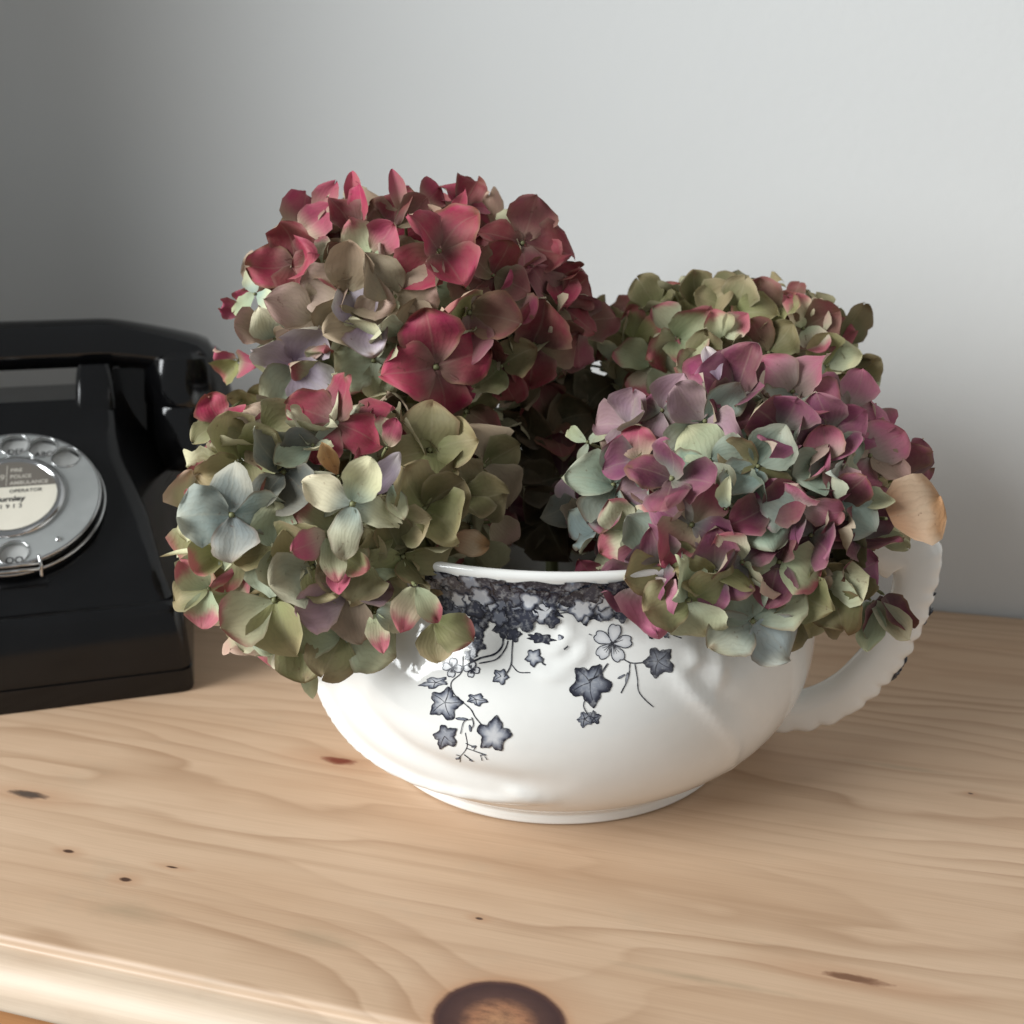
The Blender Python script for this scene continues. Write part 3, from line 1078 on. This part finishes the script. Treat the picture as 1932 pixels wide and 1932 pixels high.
PAL = {   # (near the claw, blade, margin)
    'red':    ((122, 84, 82), (152, 42, 72), (166, 50, 84)),
    'deep':   ((92, 50, 52), (122, 38, 52), (132, 44, 60)),
    'rose':   ((170, 152, 130), (158, 68, 94), (168, 68, 98)),
    'mauve':  ((140, 112, 104), (136, 76, 84), (140, 70, 86)),
    'brown':  ((116, 102, 78), (122, 82, 74), (132, 70, 74)),
    'tan':    ((158, 142, 120), (162, 140, 124), (178, 146, 136)),
    'taupe':  ((142, 130, 108), (140, 124, 104), (164, 144, 122)),
    'olive':  ((134, 136, 92), (134, 130, 92), (160, 148, 110)),
    'olivep': ((140, 142, 92), (142, 138, 96), (172, 96, 96)),
    'sage':   ((164, 172, 148), (166, 172, 142), (188, 186, 152)),
    'sagep':  ((162, 170, 138), (176, 174, 140), (176, 92, 104)),
    'cream':  ((150, 166, 152), (208, 208, 172), (216, 212, 178)),
    'creamp': ((190, 196, 160), (206, 192, 164), (186, 96, 112)),
    'blue':   ((112, 124, 120), (148, 158, 150), (182, 184, 168)),
    'ice':    ((154, 168, 168), (164, 178, 178), (186, 196, 188)),
    'pale':   ((136, 150, 136), (172, 182, 160), (196, 202, 172)),
    'lilac':  ((140, 120, 142), (174, 160, 172), (192, 182, 182)),
    'teal':   ((126, 144, 132), (150, 166, 150), (164, 172, 156)),
    'tealp':  ((138, 156, 142), (158, 170, 154), (166, 78, 116)),
    'purple': ((118, 118, 112), (122, 64, 92), (142, 74, 106)),
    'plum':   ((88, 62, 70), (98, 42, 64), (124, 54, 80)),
    'pink':   ((170, 154, 146), (174, 104, 126), (174, 92, 120)),
    'dust':   ((146, 128, 132), (152, 122, 134), (160, 128, 140)),
    'orange': ((160, 112, 76), (190, 136, 84), (206, 160, 110)),
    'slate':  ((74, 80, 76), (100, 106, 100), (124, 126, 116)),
    'dark':   ((60, 58, 42), (66, 62, 46), (82, 70, 54)),  # shade of the gap put into the petal colour of the deepest head
    'moss':   ((96, 98, 62), (102, 98, 66), (122, 112, 80)),
    'tan2':   ((176, 132, 98), (212, 184, 152), (192, 146, 102)),
}
PAL = {a: tuple(np.array(lin(c)) for c in b) for a, b in PAL.items()}
NT_, NSX = 14, 11
TT = 0.5 - 0.5 * np.cos(np.linspace(0.10, 1, NT_) * math.pi)
SS = np.linspace(-1, 1, NSX)
PF = [(i * NSX + j, (i + 1) * NSX + j, (i + 1) * NSX + j + 1, i * NSX + j + 1) for i in range(NT_ - 1) for j in range(NSX - 1)]


def sstep(a, b, x):
    t = np.clip((x - a) / (b - a), 0, 1)
    return t * t * (3 - 2 * t)


def petal_mesh(L, Wd, pal, bend, cup, rip, fold, rg, rounded=False):
    t, s = np.meshgrid(TT, SS, indexing='ij')
    pw = 1.12 if rounded else rg.uniform(0.80, 1.45)
    w = Wd * 0.5 * np.clip(np.sin(math.pi * np.clip(t, 0.0, 1) ** pw), 0, 1) ** (0.47 if rounded else rg.uniform(0.46, 0.80)) + Wd * 0.03 * (1 - t)
    edge_n = 1 + (0.055 * np.sin(t * rg.uniform(7, 13) + rg.uniform(0, 6) + s) + 0.035 * np.sin(t * rg.uniform(17, 27) + rg.uniform(0, 6) - s * 2)) * np.abs(s)
    asym = rg.uniform(-0.12, 0.12)
    yy = s * w * edge_n + asym * w * np.sin(math.pi * t)
    # bend along the length
    th = bend * t ** 1.3 + rg.uniform(-0.25, 0.25) * np.sin(math.pi * t)
    dt = np.diff(t, axis=0, prepend=t[:1] * 0)
    x = np.cumsum(np.cos(th) * dt, axis=0) * L
    z = np.cumsum(np.sin(th) * dt, axis=0) * L
    z = z + cup * Wd * 0.5 * (yy / (Wd * 0.5)) ** 2 + fold * np.abs(yy)
    ph = rg.uniform(0, 6.28)
    z = z + rip * Wd * np.sin(ph + t * rg.uniform(4, 8) + s * rg.uniform(1.2, 3.2)) * t * (0.3 + 0.7 * np.abs(s))
    z = z + rip * Wd * 0.35 * np.sin(ph * 2 + t * 15 * np.sign(s) + s * 4) * np.abs(s) ** 2
    x = x * (1 - rg.uniform(-0.06, 0.16) * np.exp(-(s / 0.35) ** 2) * sstep(0.6, 1.0, t))
    tw = 0.1 if rounded else rg.uniform(-0.8, 0.8)
    cy, sy_ = np.cos(tw * t), np.sin(tw * t)
    yy, z = yy * cy - z * 0.4 * sy_, z + yy * sy_
    c0, c1, c2 = pal
    jit = rg.uniform(0.88, 1.10) * (1 + rg.uniform(-0.05, 0.05, 3))
    m1 = sstep(0.05, rg.uniform(0.4, 0.8), t)[..., None]
    th0 = rg.uniform(0.52, 0.80)
    d = t + 0.16 * np.abs(s) + 0.13 * np.sin(s * 2.2 + ph) + 0.05 * np.sin(t * 11 + s * 7)
    m2 = sstep(th0, th0 + 0.28, d)[..., None]
    c = (c0 * (1 - m1) + c1 * m1) * (1 - m2) + c2 * m2
    rim = (sstep(0.86, 1.0, np.abs(s)) * 0.3)[..., None]
    c = c * (1 - rim) + (c * 0.55 + 0.5 * np.array([0.52, 0.46, 0.34])) * rim
    if rg.random() < 0.3:          # dry brown margin
        br = (sstep(0.90, 1.0, np.maximum(np.abs(s), t * 1.02 + 0.05 * np.sin(s * 5 + ph))) * rg.uniform(0.3, 0.8))[..., None]
        c = c * (1 - br) + np.array(lin((112, 78, 52))) * br
    c = np.clip(c * jit, 0.004, 0.9)
    me = bpy.data.meshes.new('petal')
    co = np.stack([x, yy, z], -1).reshape(-1, 3)
    me.from_pydata(co.tolist(), [], PF)
    me.polygons.foreach_set('use_smooth', [True] * len(PF))
    at2 = me.color_attributes.new('pigment', 'FLOAT_COLOR', 'POINT')
    rgba = np.ones((NT_ * NSX, 4))
    rgba[:, :3] = c.reshape(-1, 3)
    at2.data.foreach_set('color', rgba.ravel())
    ul = me.uv_layers.new(name='petal')
    idx = np.zeros(len(me.loops), dtype=np.int32)
    me.loops.foreach_get('vertex_index', idx)
    uvv = np.stack([t, s], -1).reshape(-1, 2)[idx]
    ul.data.foreach_set('uv', uvv.ravel())
    me.materials.append(M_PETAL)
    return me


def floret(head, P, nrm, Rw, rot, pals, cupa=0.25, nP=4, rg=nrnd, core=None, bend=0.0, flat=1.0, wide=1.02, arcspan=None, fold=None, rip=None, rounded=False):
    """eye and stalk, with petals as children; P, nrm in world space"""
    lift_free = nP == 4 and Rw < 0.0192
    inv = head['_inv']
    P = inv @ P
    core = inv @ core
    nrm = nrm.normalized()
    up = Vector((0, SP, CP))
    xr = Vector((1, 0, 0))
    e1 = xr - nrm * xr.dot(nrm)
    if e1.length < 0.2:
        e1 = up - nrm * up.dot(nrm)
    e1.normalize()
    e2 = nrm.cross(e1)
    M3 = Matrix((e1, e2, nrm)).transposed().to_4x4()
    M3.translation = P
    bm = bmesh.new()
    bmesh.ops.create_icosphere(bm, subdivisions=1, radius=Rw * (0.055 if nP > 2 else 0.03))
    bmesh.ops.translate(bm, vec=(0, 0, Rw * 0.04), verts=bm.verts)
    if core is not None:
        q = M3.inverted() @ core
        q = q * min(1.0, 0.030 / max(q.length, 1e-6))
        tube(bm, spline([(0, 0, 0), (q.x * 0.25, q.y * 0.25, q.z * 0.5 - 0.002), tuple(q)], 4), 0.0007, 5, False)
    f = from_bm('floret', bm, M_STALK, head)
    f.matrix_local = M3
    span = arcspan or 360.0
    for i in range(nP):
        pal = PAL[pals[i % len(pals)]]
        a = R(rot + (span * i / nP if span >= 360 else span * (i - (nP - 1) / 2) / max(1, nP - 1)) + rg.uniform(-10, 10))
        L = Rw * rg.uniform(0.90, 1.08)
        me = petal_mesh(L, L * wide * rg.uniform(0.82, 1.14), pal, bend + rg.uniform(-1.1, 0.8), rg.uniform(-0.25, 0.50), rg.uniform(0.05, 0.20) if rip is None else rip, rg.uniform(-0.10, 0.50) if fold is None else fold, rg, rounded)
        p = bpy.data.objects.new('petal', me)
        COL.objects.link(p)
        p.parent = f
        el = cupa + rg.normal(0, 0.30 if lift_free else 0.16)
        Mp = Matrix.Rotation(a, 4, 'Z') @ Matrix.Rotation(-el, 4, 'Y') @ Matrix.Rotation(rg.normal(0, 0.36 if lift_free else 0.15), 4, 'X')
        Mp.translation = Vector((math.cos(a), math.sin(a), 0)) * Rw * 0.03 + Vector((0, 0, 0.0004 * (i % 2)))
        p.matrix_local = Mp
    return f


def in_pot(p, margin):
    rr = math.hypot(p.x - PX, p.y - PY)
    if p.z > 0.123:
        return False
    return outer_r(max(0.0, p.z)) - 0.012 < rr < outer_r(max(0.0, p.z)) + margin


class Head:
    def __init__(self, name, label, cu, cv, fwd, a, b, c, stem_to):
        self.c = at(cu, cv, fwd)
        self.fwd = fwd
        self.ax = (a, b, c)
        self.X, self.U, self.F = Vector((1, 0, 0)), Vector((0, SP, CP)), Vector((0, CP, -SP))
        self.o = empty(name, self.c)
        tag(self.o, label, 'hydrangea', 'dried hydrangea heads in the china pot')
        self.o['_inv'] = 0
        self.inv = Matrix.Translation(-self.c)
        self.spots = []
        bm = bmesh.new()
        tube(bm, spline([Vector((0, 0, 0)), (stem_to - self.c) * 0.5 + Vector((0, 0, 0.004)), stem_to - self.c], 6), 0.0032, 8)
        from_bm('stem', bm, M_STALK, self.o)

    def loc(self, p):
        d = p - self.c
        return Vector((d.dot(self.X) / self.ax[0], d.dot(self.U) / self.ax[1], d.dot(self.F) / self.ax[2]))

    def hit(self, u, v):
        d = ray(u, v)
        o = CAM - self.c
        A = Vector((d.dot(self.X) / self.ax[0], d.dot(self.U) / self.ax[1], d.dot(self.F) / self.ax[2]))
        B = Vector((o.dot(self.X) / self.ax[0], o.dot(self.U) / self.ax[1], o.dot(self.F) / self.ax[2]))
        aa, bb, cc = A.dot(A), 2 * A.dot(B), B.dot(B) - 1
        disc = bb * bb - 4 * aa * cc
        t = (-bb - math.sqrt(disc)) / (2 * aa) if disc > 0 else -bb / (2 * aa)
        p = CAM + d * t
        q = self.loc(p)
        n = self.X * (q.x / self.ax[0]) + self.U * (q.y / self.ax[1]) + self.F * (q.z / self.ax[2])
        return p, n.normalized()

    def add(self, u, v, Rp, rot, pals, face=0.45, lift=0.0, push=True, tilt=None, **kw):
        p, n = self.hit(u, v)
        toc = (CAM - p).normalized()
        n = (n * (1 - face) + toc * face).normalized()
        if tilt:
            n = (n + self.X * tilt[0] + self.U * tilt[1]).normalized()
        if push:
            for _ in range(30):
                if not in_pot(p, 0.010):
                    break
                p = p + toc * 0.003
        p = p + n * lift
        fw = (p - CAM).dot(self.F)
        self.o['_inv'] = 0
        f = _floret(self, p, n, Rp * fw / FPX, rot, pals, **kw)
        self.spots.append(p)
        return f


def _floret(H, p, n, Rw, rot, pals, **kw):
    class _H(dict):
        pass
    proxy = _Proxy(H)
    return floret(proxy, p, n, Rw, rot, pals.split(), core=H.c, **kw)


class _Proxy:
    def __init__(self, H):
        self.H = H

    def __getitem__(self, key):
        return self.H.inv


_from_bm = from_bm


def from_bm(name, bm, mat=None, parent=None, smooth=True):      # accepts a head as parent
    return _from_bm(name, bm, mat, parent.H.o if isinstance(parent, _Proxy) else parent, smooth)


stem_pt = lambda dx, dy: Vector((PX + dx, PY + dy, 0.02))
HA = Head('hydrangea_head', 'tall crimson and dusty tan hydrangea head, highest in the pot', 775, 610, 0.475, 0.080, 0.057, 0.060, stem_pt(-0.02, 0.01))
HL = Head('hydrangea_head', 'grey green and cream hydrangea head drooping over the rim beside the telephone', 640, 1000, 0.415, 0.063, 0.055, 0.050, stem_pt(-0.04, -0.01))
HB = Head('hydrangea_head', 'olive green hydrangea head with pink tipped petals, behind the purple one', 1368, 712, 0.500, 0.061, 0.043, 0.050, stem_pt(0.03, 0.03))
HC_ = Head('hydrangea_head', 'purple and teal hydrangea head leaning over the rim above the handle', 1395, 955, 0.415, 0.060, 0.056, 0.050, stem_pt(0.04, -0.02))
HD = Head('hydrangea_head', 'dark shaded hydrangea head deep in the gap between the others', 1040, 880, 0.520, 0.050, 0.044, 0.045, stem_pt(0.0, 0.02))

LIST = {
    'A': (HA, [
        (828, 478, 100, 40, 'red red red red', 0.75, dict(cupa=0.5, lift=0.006)),
        (560, 500, 80, 100, 'deep red', 0.5, dict(cupa=0.7)),
        (572, 440, 82, 70, 'rose', 0.5, dict(nP=2, arcspan=50, cupa=0.2)),
        (668, 440, 85, 95, 'red deep', 0.4, dict(nP=2, arcspan=55, wide=0.8)),
        (745, 430, 80, 95, 'brown deep', 0.4, dict(nP=3, arcspan=90, wide=0.75)),
        (600, 420, 92, 75, 'rose red', 0.5, dict(nP=1, wide=0.6, fold=0.3)), (672, 415, 92, 95, 'red deep', 0.5, dict(nP=1, wide=0.45, fold=0.4)), (765, 420, 104, 108, 'rose', 0.5, dict(nP=1, wide=0.34, fold=0.5)), (860, 420, 74, 75, 'red', 0.5, dict(nP=1, wide=0.5, fold=0.3)),
        (985, 460, 82, 80, 'mauve deep', 0.6, dict(cupa=0.4)),
        (1035, 520, 68, 20, 'deep red', 0.5, {}),
        (655, 555, 98, 80, 'taupe tan', 0.7, {}), (745, 560, 84, 30, 'tan taupe', 0.7, {}),
        (595, 600, 92, 60, 'tan', 0.7, {}), (690, 610, 78, 20, 'taupe lilac', 0.6, {}),
        (885, 590, 88, 80, 'brown olivep mauve', 0.6, {}), (965, 570, 62, 85, 'rose creamp', 0.5, dict(nP=3)),
        (822, 690, 112, 12, 'red', 0.85, dict(cupa=0.35, lift=0.008)),
        (560, 690, 98, 62, 'lilac lilac pale', 0.8, dict(cupa=0.3, lift=0.006)),
        (482, 555, 62, 95, 'cream sage', 0.4, dict(nP=3, wide=0.6)),
        (705, 680, 80, 15, 'sage', 0.6, {}), (620, 700, 66, 75, 'sagep', 0.5, {}),
        (1055, 575, 82, 50, 'deep mauve brown', 0.4, {}), (1085, 615, 70, 10, 'brown mauve', 0.4, {}), (1005, 650, 82, 0, 'brown deep', 0.5, {}),
        (462, 590, 48, 120, 'rose', 0.3, dict(nP=2, arcspan=60)), (640, 745, 82, 20, 'olive sage', 0.6, {}), (505, 770, 72, 70, 'olive', 0.5, {}),
        (450, 680, 52, 120, 'rose olivep', 0.4, dict(nP=3)), (760, 770, 76, 10, 'olive taupe', 0.6, {}), (880, 775, 80, 60, 'olive brown', 0.5, {}),
        (930, 520, 64, 70, 'deep brown', 0.5, {}), (610, 500, 60, 20, 'brown creamp', 0.5, {}), (700, 480, 66, 40, 'rose creamp', 0.5, {}),
        (870, 395, 60, 70, 'red deep', 0.4, dict(nP=3, arcspan=120)), (795, 395, 64, 110, 'rose red', 0.4, dict(nP=3, arcspan=120)),
        (760, 640, 70, 55, 'taupe sage', 0.6, {}), (520, 640, 70, 0, 'tan cream', 0.6, {}), (945, 690, 70, 30, 'moss deep', 0.4, {}), (430, 775, 54, 100, 'red', 0.4, dict(nP=2, arcspan=80)),
    ]),
    'L': (HL, [
        (440, 972, 106, 92, 'blue', 0.92, dict(cupa=0.12, lift=0.010, bend=0.0)),
        (665, 952, 108, 165, 'cream cream cream', 0.9, dict(nP=4, cupa=0.15, lift=0.012, wide=0.62)),
        (735, 915, 80, -70, 'cream', 0.8, dict(nP=1, lift=0.010, wide=0.7)), (700, 935, 90, 50, 'lilac', 0.8, dict(nP=1, lift=0.013, wide=0.55)),
        (632, 800, 84, 60, 'red', 0.7, dict(cupa=0.25, lift=0.004)), (728, 850, 84, 80, 'rose creamp', 0.8, dict(nP=2, arcspan=30, wide=0.5, lift=0.008)),
        (810, 850, 90, 10, 'olive', 0.75, {}), (910, 880, 92, 40, 'moss taupe', 0.5, {}),
        (640, 905, 74, 125, 'orange', 0.7, dict(nP=1, wide=0.5, lift=0.012, fold=0.4, rip=0.15)),
        (620, 1010, 92, -120, 'rose sagep', 0.8, dict(nP=2, arcspan=80, wide=0.6, lift=0.008)), (635, 1045, 76, -60, 'rose olivep', 0.8, dict(nP=2, arcspan=60, wide=0.7, lift=0.006)),
        (590, 1070, 80, 30, 'sage olive', 0.7, {}), (395, 1110, 84, 190, 'sagep olive', 0.6, dict(nP=3, arcspan=140, wide=0.8)),
        (520, 1130, 118, 20, 'olive sage sagep', 0.8, dict(cupa=0.1, lift=0.004)), (655, 1120, 86, 20, 'dust taupe', 0.75, dict(lift=0.004)),
        (650, 1190, 104, 60, 'olive sage', 0.75, dict(cupa=0.05, lift=0.004)),
        (780, 1100, 92, -80, 'creamp sagep', 0.85, dict(nP=2, arcspan=40, wide=0.6, lift=0.012)), (705, 1150, 80, -50, 'creamp cream', 0.85, dict(nP=2, arcspan=70, wide=0.7, lift=0.010)),
        (815, 1165, 84, -60, 'olive olivep', 0.8, dict(nP=2, arcspan=60, lift=0.008)),
        (568, 1215, 112, -80, 'sage', 0.6, dict(nP=1, wide=0.36, lift=0.004)), (478, 1180, 72, -80, 'sage pale', 0.6, dict(nP=2, arcspan=60, wide=0.6)),
        (415, 1040, 72, 220, 'olivep sage', 0.5, dict(nP=3)), (535, 890, 92, 50, 'slate', 0.8, dict(lift=-0.002)),
        (800, 960, 96, 45, 'moss olive', 0.7, {}), (850, 1015, 84, -25, 'tan2', 0.7, dict(nP=1, wide=0.7, rip=0.15)), (925, 985, 66, -30, 'tan', 0.7, dict(nP=1)),
        (590, 840, 74, 35, 'pale sage', 0.7, dict(wide=0.7)), (455, 870, 84, 120, 'olive', 0.5, {}), (760, 1050, 86, 20, 'olive moss', 0.75, {}),
        (420, 800, 66, 110, 'red olive', 0.5, dict(nP=3)), (500, 820, 78, 30, 'olive taupe', 0.5, {}), (870, 940, 76, 20, 'moss', 0.6, {}), (520, 1035, 76, 10, 'olive sage', 0.7, dict(lift=-0.003)),
        (560, 1180, 90, 10, 'olive', 0.7, dict(lift=-0.002)), (740, 1000, 70, 20, 'olive moss', 0.7, dict(lift=-0.002)), (690, 1060, 70, 70, 'olive sage', 0.7, {}),
    ]),
    'B': (HB, [
        (1385, 590, 70, 70, 'olive', 0.6, {}), (1325, 580, 60, 20, 'olive moss', 0.5, {}), (1240, 580, 60, 30, 'olivep olive', 0.5, {}), (1425, 570, 48, 60, 'orange olive', 0.4, {}),
        (1365, 640, 58, 80, 'creamp sagep', 0.8, dict(nP=2, arcspan=60, lift=0.006)), (1280, 640, 72, 40, 'sagep', 0.7, {}), (1230, 690, 66, 60, 'creamp sagep', 0.7, {}),
        (1168, 685, 62, 85, 'sage', 0.7, dict(nP=2, arcspan=80, wide=0.5)), (1150, 615, 62, 30, 'brown olive', 0.4, {}), (1515, 620, 62, 30, 'brown creamp', 0.6, {}),
        (1488, 570, 40, 60, 'brown', 0.3, {}), (1590, 650, 76, 80, 'moss olive', 0.4, {}), (1445, 600, 64, 20, 'olivep brown', 0.6, {}), (1560, 690, 62, 30, 'sage olive', 0.6, {}),
        (1115, 690, 66, 30, 'olive moss', 0.4, {}), (1450, 665, 64, 40, 'moss brown', 0.7, {}), (1540, 590, 56, 10, 'olive', 0.4, {}), (1600, 705, 60, 40, 'olive sage', 0.4, {}),
        (1195, 640, 60, 10, 'olivep', 0.5, {}), (1330, 690, 66, 0, 'sagep olive', 0.6, {}), (1400, 700, 60, 20, 'moss', 0.6, {}),
    ]),
    'C': (HC_, [
        (1272, 905, 96, 80, 'purple plum plum purple', 0.85, dict(cupa=0.7, lift=0.015)),
        (1390, 740, 86, 60, 'plum purple', 0.7, dict(cupa=0.6)), (1358, 735, 78, 95, 'lilac', 0.7, dict(nP=1, wide=0.5, lift=0.010)),
        (1495, 740, 80, 50, 'pink pink tealp', 0.6, {}), (1600, 775, 80, 70, 'pink', 0.5, {}), (1475, 810, 84, 60, 'purple plum', 0.75, dict(cupa=0.5)),
        (1565, 815, 74, 30, 'purple', 0.6, {}), (1330, 795, 82, 40, 'teal dust', 0.75, {}), (1250, 775, 68, 60, 'dust purple', 0.6, {}), (1190, 805, 66, 80, 'dust', 0.6, {}),
        (1110, 835, 64, 10, 'sage', 0.5, dict(nP=3, wide=0.5)), (1158, 915, 84, 70, 'tealp teal', 0.75, {}), (1130, 1000, 56, 50, 'ice', 0.75, dict(lift=0.004)),
        (1185, 1000, 66, 30, 'creamp sagep', 0.75, {}), (1305, 990, 86, 60, 'rose purple', 0.8, dict(cupa=0.5)), (1505, 955, 80, 75, 'pink tealp purple', 0.8, dict(cupa=0.4, lift=0.004)),
        (1565, 870, 70, 20, 'teal pink', 0.7, {}), (1368, 960, 66, 88, 'cream', 0.8, dict(nP=1, wide=0.5, lift=0.014)),
        (1225, 1085, 100, -80, 'purple pink purple', 0.85, dict(nP=3, arcspan=150, lift=0.013, cupa=0.3, bend=0.3)), (1140, 1092, 56, 160, 'rose', 0.85, dict(nP=2, arcspan=70, lift=0.013, cupa=0.3)),
        (1420, 1170, 106, 40, 'pale pale pale ice', 0.95, dict(cupa=0.12, lift=0.010)), (1300, 1130, 90, 20, 'olive sage', 0.8, dict(lift=0.002)),
        (1530, 1010, 78, 30, 'plum purple', 0.7, {}), (1615, 1015, 82, 60, 'purple plum', 0.5, {}), (1605, 930, 82, 100, 'sage', 0.6, dict(nP=3, wide=0.6)),
        (1640, 860, 76, 50, 'pink tan', 0.5, {}), (1555, 1110, 80, 20, 'sage moss', 0.7, {}), (1640, 1130, 98, -70, 'sage', 0.6, dict(nP=2, arcspan=40, wide=0.6)),
        (1665, 1120, 84, -80, 'plum', 0.5, dict(nP=2, arcspan=50, wide=0.6)), (1400, 1060, 76, 30, 'purple creamp', 0.8, {}), (1470, 1060, 76, 70, 'plum sagep', 0.8, {}),
        (1655, 1000, 70, -20, 'sage cream', 0.5, dict(nP=2, arcspan=60, wide=0.5)), (1700, 905, 78, 60, 'plum', 0.6, dict(nP=3, arcspan=110, lift=0.004)),
        (1664, 978, 128, 16, 'tan2', 0.9, dict(nP=1, wide=1.15, rounded=True, lift=0.014, cupa=0.0, fold=0.12, rip=0.09)),
        (1090, 945, 66, 30, 'slate dust', 0.5, {}), (1235, 1030, 70, 40, 'plum teal', 0.6, {}), (1340, 870, 72, 20, 'teal sage', 0.7, {}), (1430, 880, 76, 50, 'teal moss', 0.7, {}),
        (1440, 960, 70, 20, 'plum teal', 0.7, {}), (1210, 870, 70, 100, 'rose purple', 0.6, {}), (1350, 1080, 74, 0, 'olive purple', 0.7, {}), (1580, 950, 70, 50, 'plum teal', 0.6, {}),
        (1500, 1110, 72, 60, 'moss olive', 0.7, dict(lift=-0.003)), (1600, 1080, 70, 10, 'purple moss', 0.6, {}), (1250, 1060, 72, 20, 'olive purple', 0.7, {}), (1640, 780, 50, 60, 'pink', 0.3, {}),
    ]),
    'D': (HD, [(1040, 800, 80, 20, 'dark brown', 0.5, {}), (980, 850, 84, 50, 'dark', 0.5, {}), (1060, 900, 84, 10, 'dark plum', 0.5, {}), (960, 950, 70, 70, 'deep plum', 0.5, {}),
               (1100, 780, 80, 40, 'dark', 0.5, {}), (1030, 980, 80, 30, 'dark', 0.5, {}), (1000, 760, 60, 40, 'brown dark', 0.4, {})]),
}
for key, (H, items) in LIST.items():
    for (u, v, Rp, rot, pals, face, kw) in items:
        H.add(u, v, Rp * (1.12 if Rp < 92 and kw.get('nP', 4) == 4 else 1.0), rot, pals, face, **kw)


def project(p):
    d = p - CAM
    f = d.dot(Vector((0, CP, -SP)))
    return 966 + FPX * d.x / f, 966 - FPX * d.dot(Vector((0, SP, CP))) / f, f


# the rest of each head: florets all round, coloured like their nearest neighbours
rear = {}
for key, nfill, shrink in (('A', 80, 0.86), ('L', 54, 0.85), ('B', 44, 0.88), ('C', 58, 0.85), ('D', 32, 0.95)):
    H, items = LIST[key]
    placed = list(H.spots)
    tries = 0
    cnt = 0
    while cnt < nfill and tries < 4000:
        tries += 1
        d = Vector((rnd.gauss(0, 1), rnd.gauss(0, 1), rnd.gauss(0, 1))).normalized()
        s_ = shrink * rnd.uniform(0.88, 1.0)
        p = H.c + H.X * d.x * H.ax[0] * s_ + H.U * d.y * H.ax[1] * s_ + H.F * d.z * H.ax[2] * s_
        if in_pot(p, 0.012) or p.z < 0.05:
            continue
        if min([(p - q).length for q in placed] or [1]) < 0.0120:
            continue
        u, v, fw = project(p)
        best = min(items, key=lambda it: (it[0] - u) ** 2 + (it[1] - v) ** 2)
        n = (H.X * d.x / H.ax[0] + H.U * d.y / H.ax[1] + H.F * d.z / H.ax[2]).normalized()
        pl = best[4]
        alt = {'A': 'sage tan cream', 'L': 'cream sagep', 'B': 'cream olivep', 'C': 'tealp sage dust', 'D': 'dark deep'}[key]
        if rnd.random() < (0.45 if key == 'C' else 0.28):
            pl = alt
        if pl in ('tan2', 'orange taupe', 'ice'):
            pl = 'olive sage'
        ff = _floret(H, p, n, rnd.uniform(66, 94) * 0.46 / FPX, rnd.uniform(0, 90), pl, cupa=rnd.uniform(0.1, 0.5))
        if d.z > 0.0:
            rear.setdefault(key, []).append(ff)
        placed.append(p)
        cnt += 1
# the petals on the far side of a head, past the few hundred that show, are joined into one part
bpy.context.view_layer.update()
for key, (H, items) in LIST.items():
    if sum(len(f.children) for f in H.o.children) <= 300:
        continue
    far = [p for f in rear.get(key, []) for p in f.children]
    if len(far) < 2:
        continue
    mw = far[0].matrix_world.copy()
    with bpy.context.temp_override(active_object=far[0], object=far[0], selected_objects=far, selected_editable_objects=far):
        bpy.ops.object.join()
    j = far[0]
    j.name = 'petal_mass'
    j['kind'] = 'stuff'
    j.parent = H.o
    j.matrix_parent_inverse = Matrix.Identity(4)
    j.matrix_local = H.o.matrix_world.inverted() @ mw
for H in (HA, HL, HB, HC_, HD):
    if '_inv' in H.o:
        del H.o['_inv']
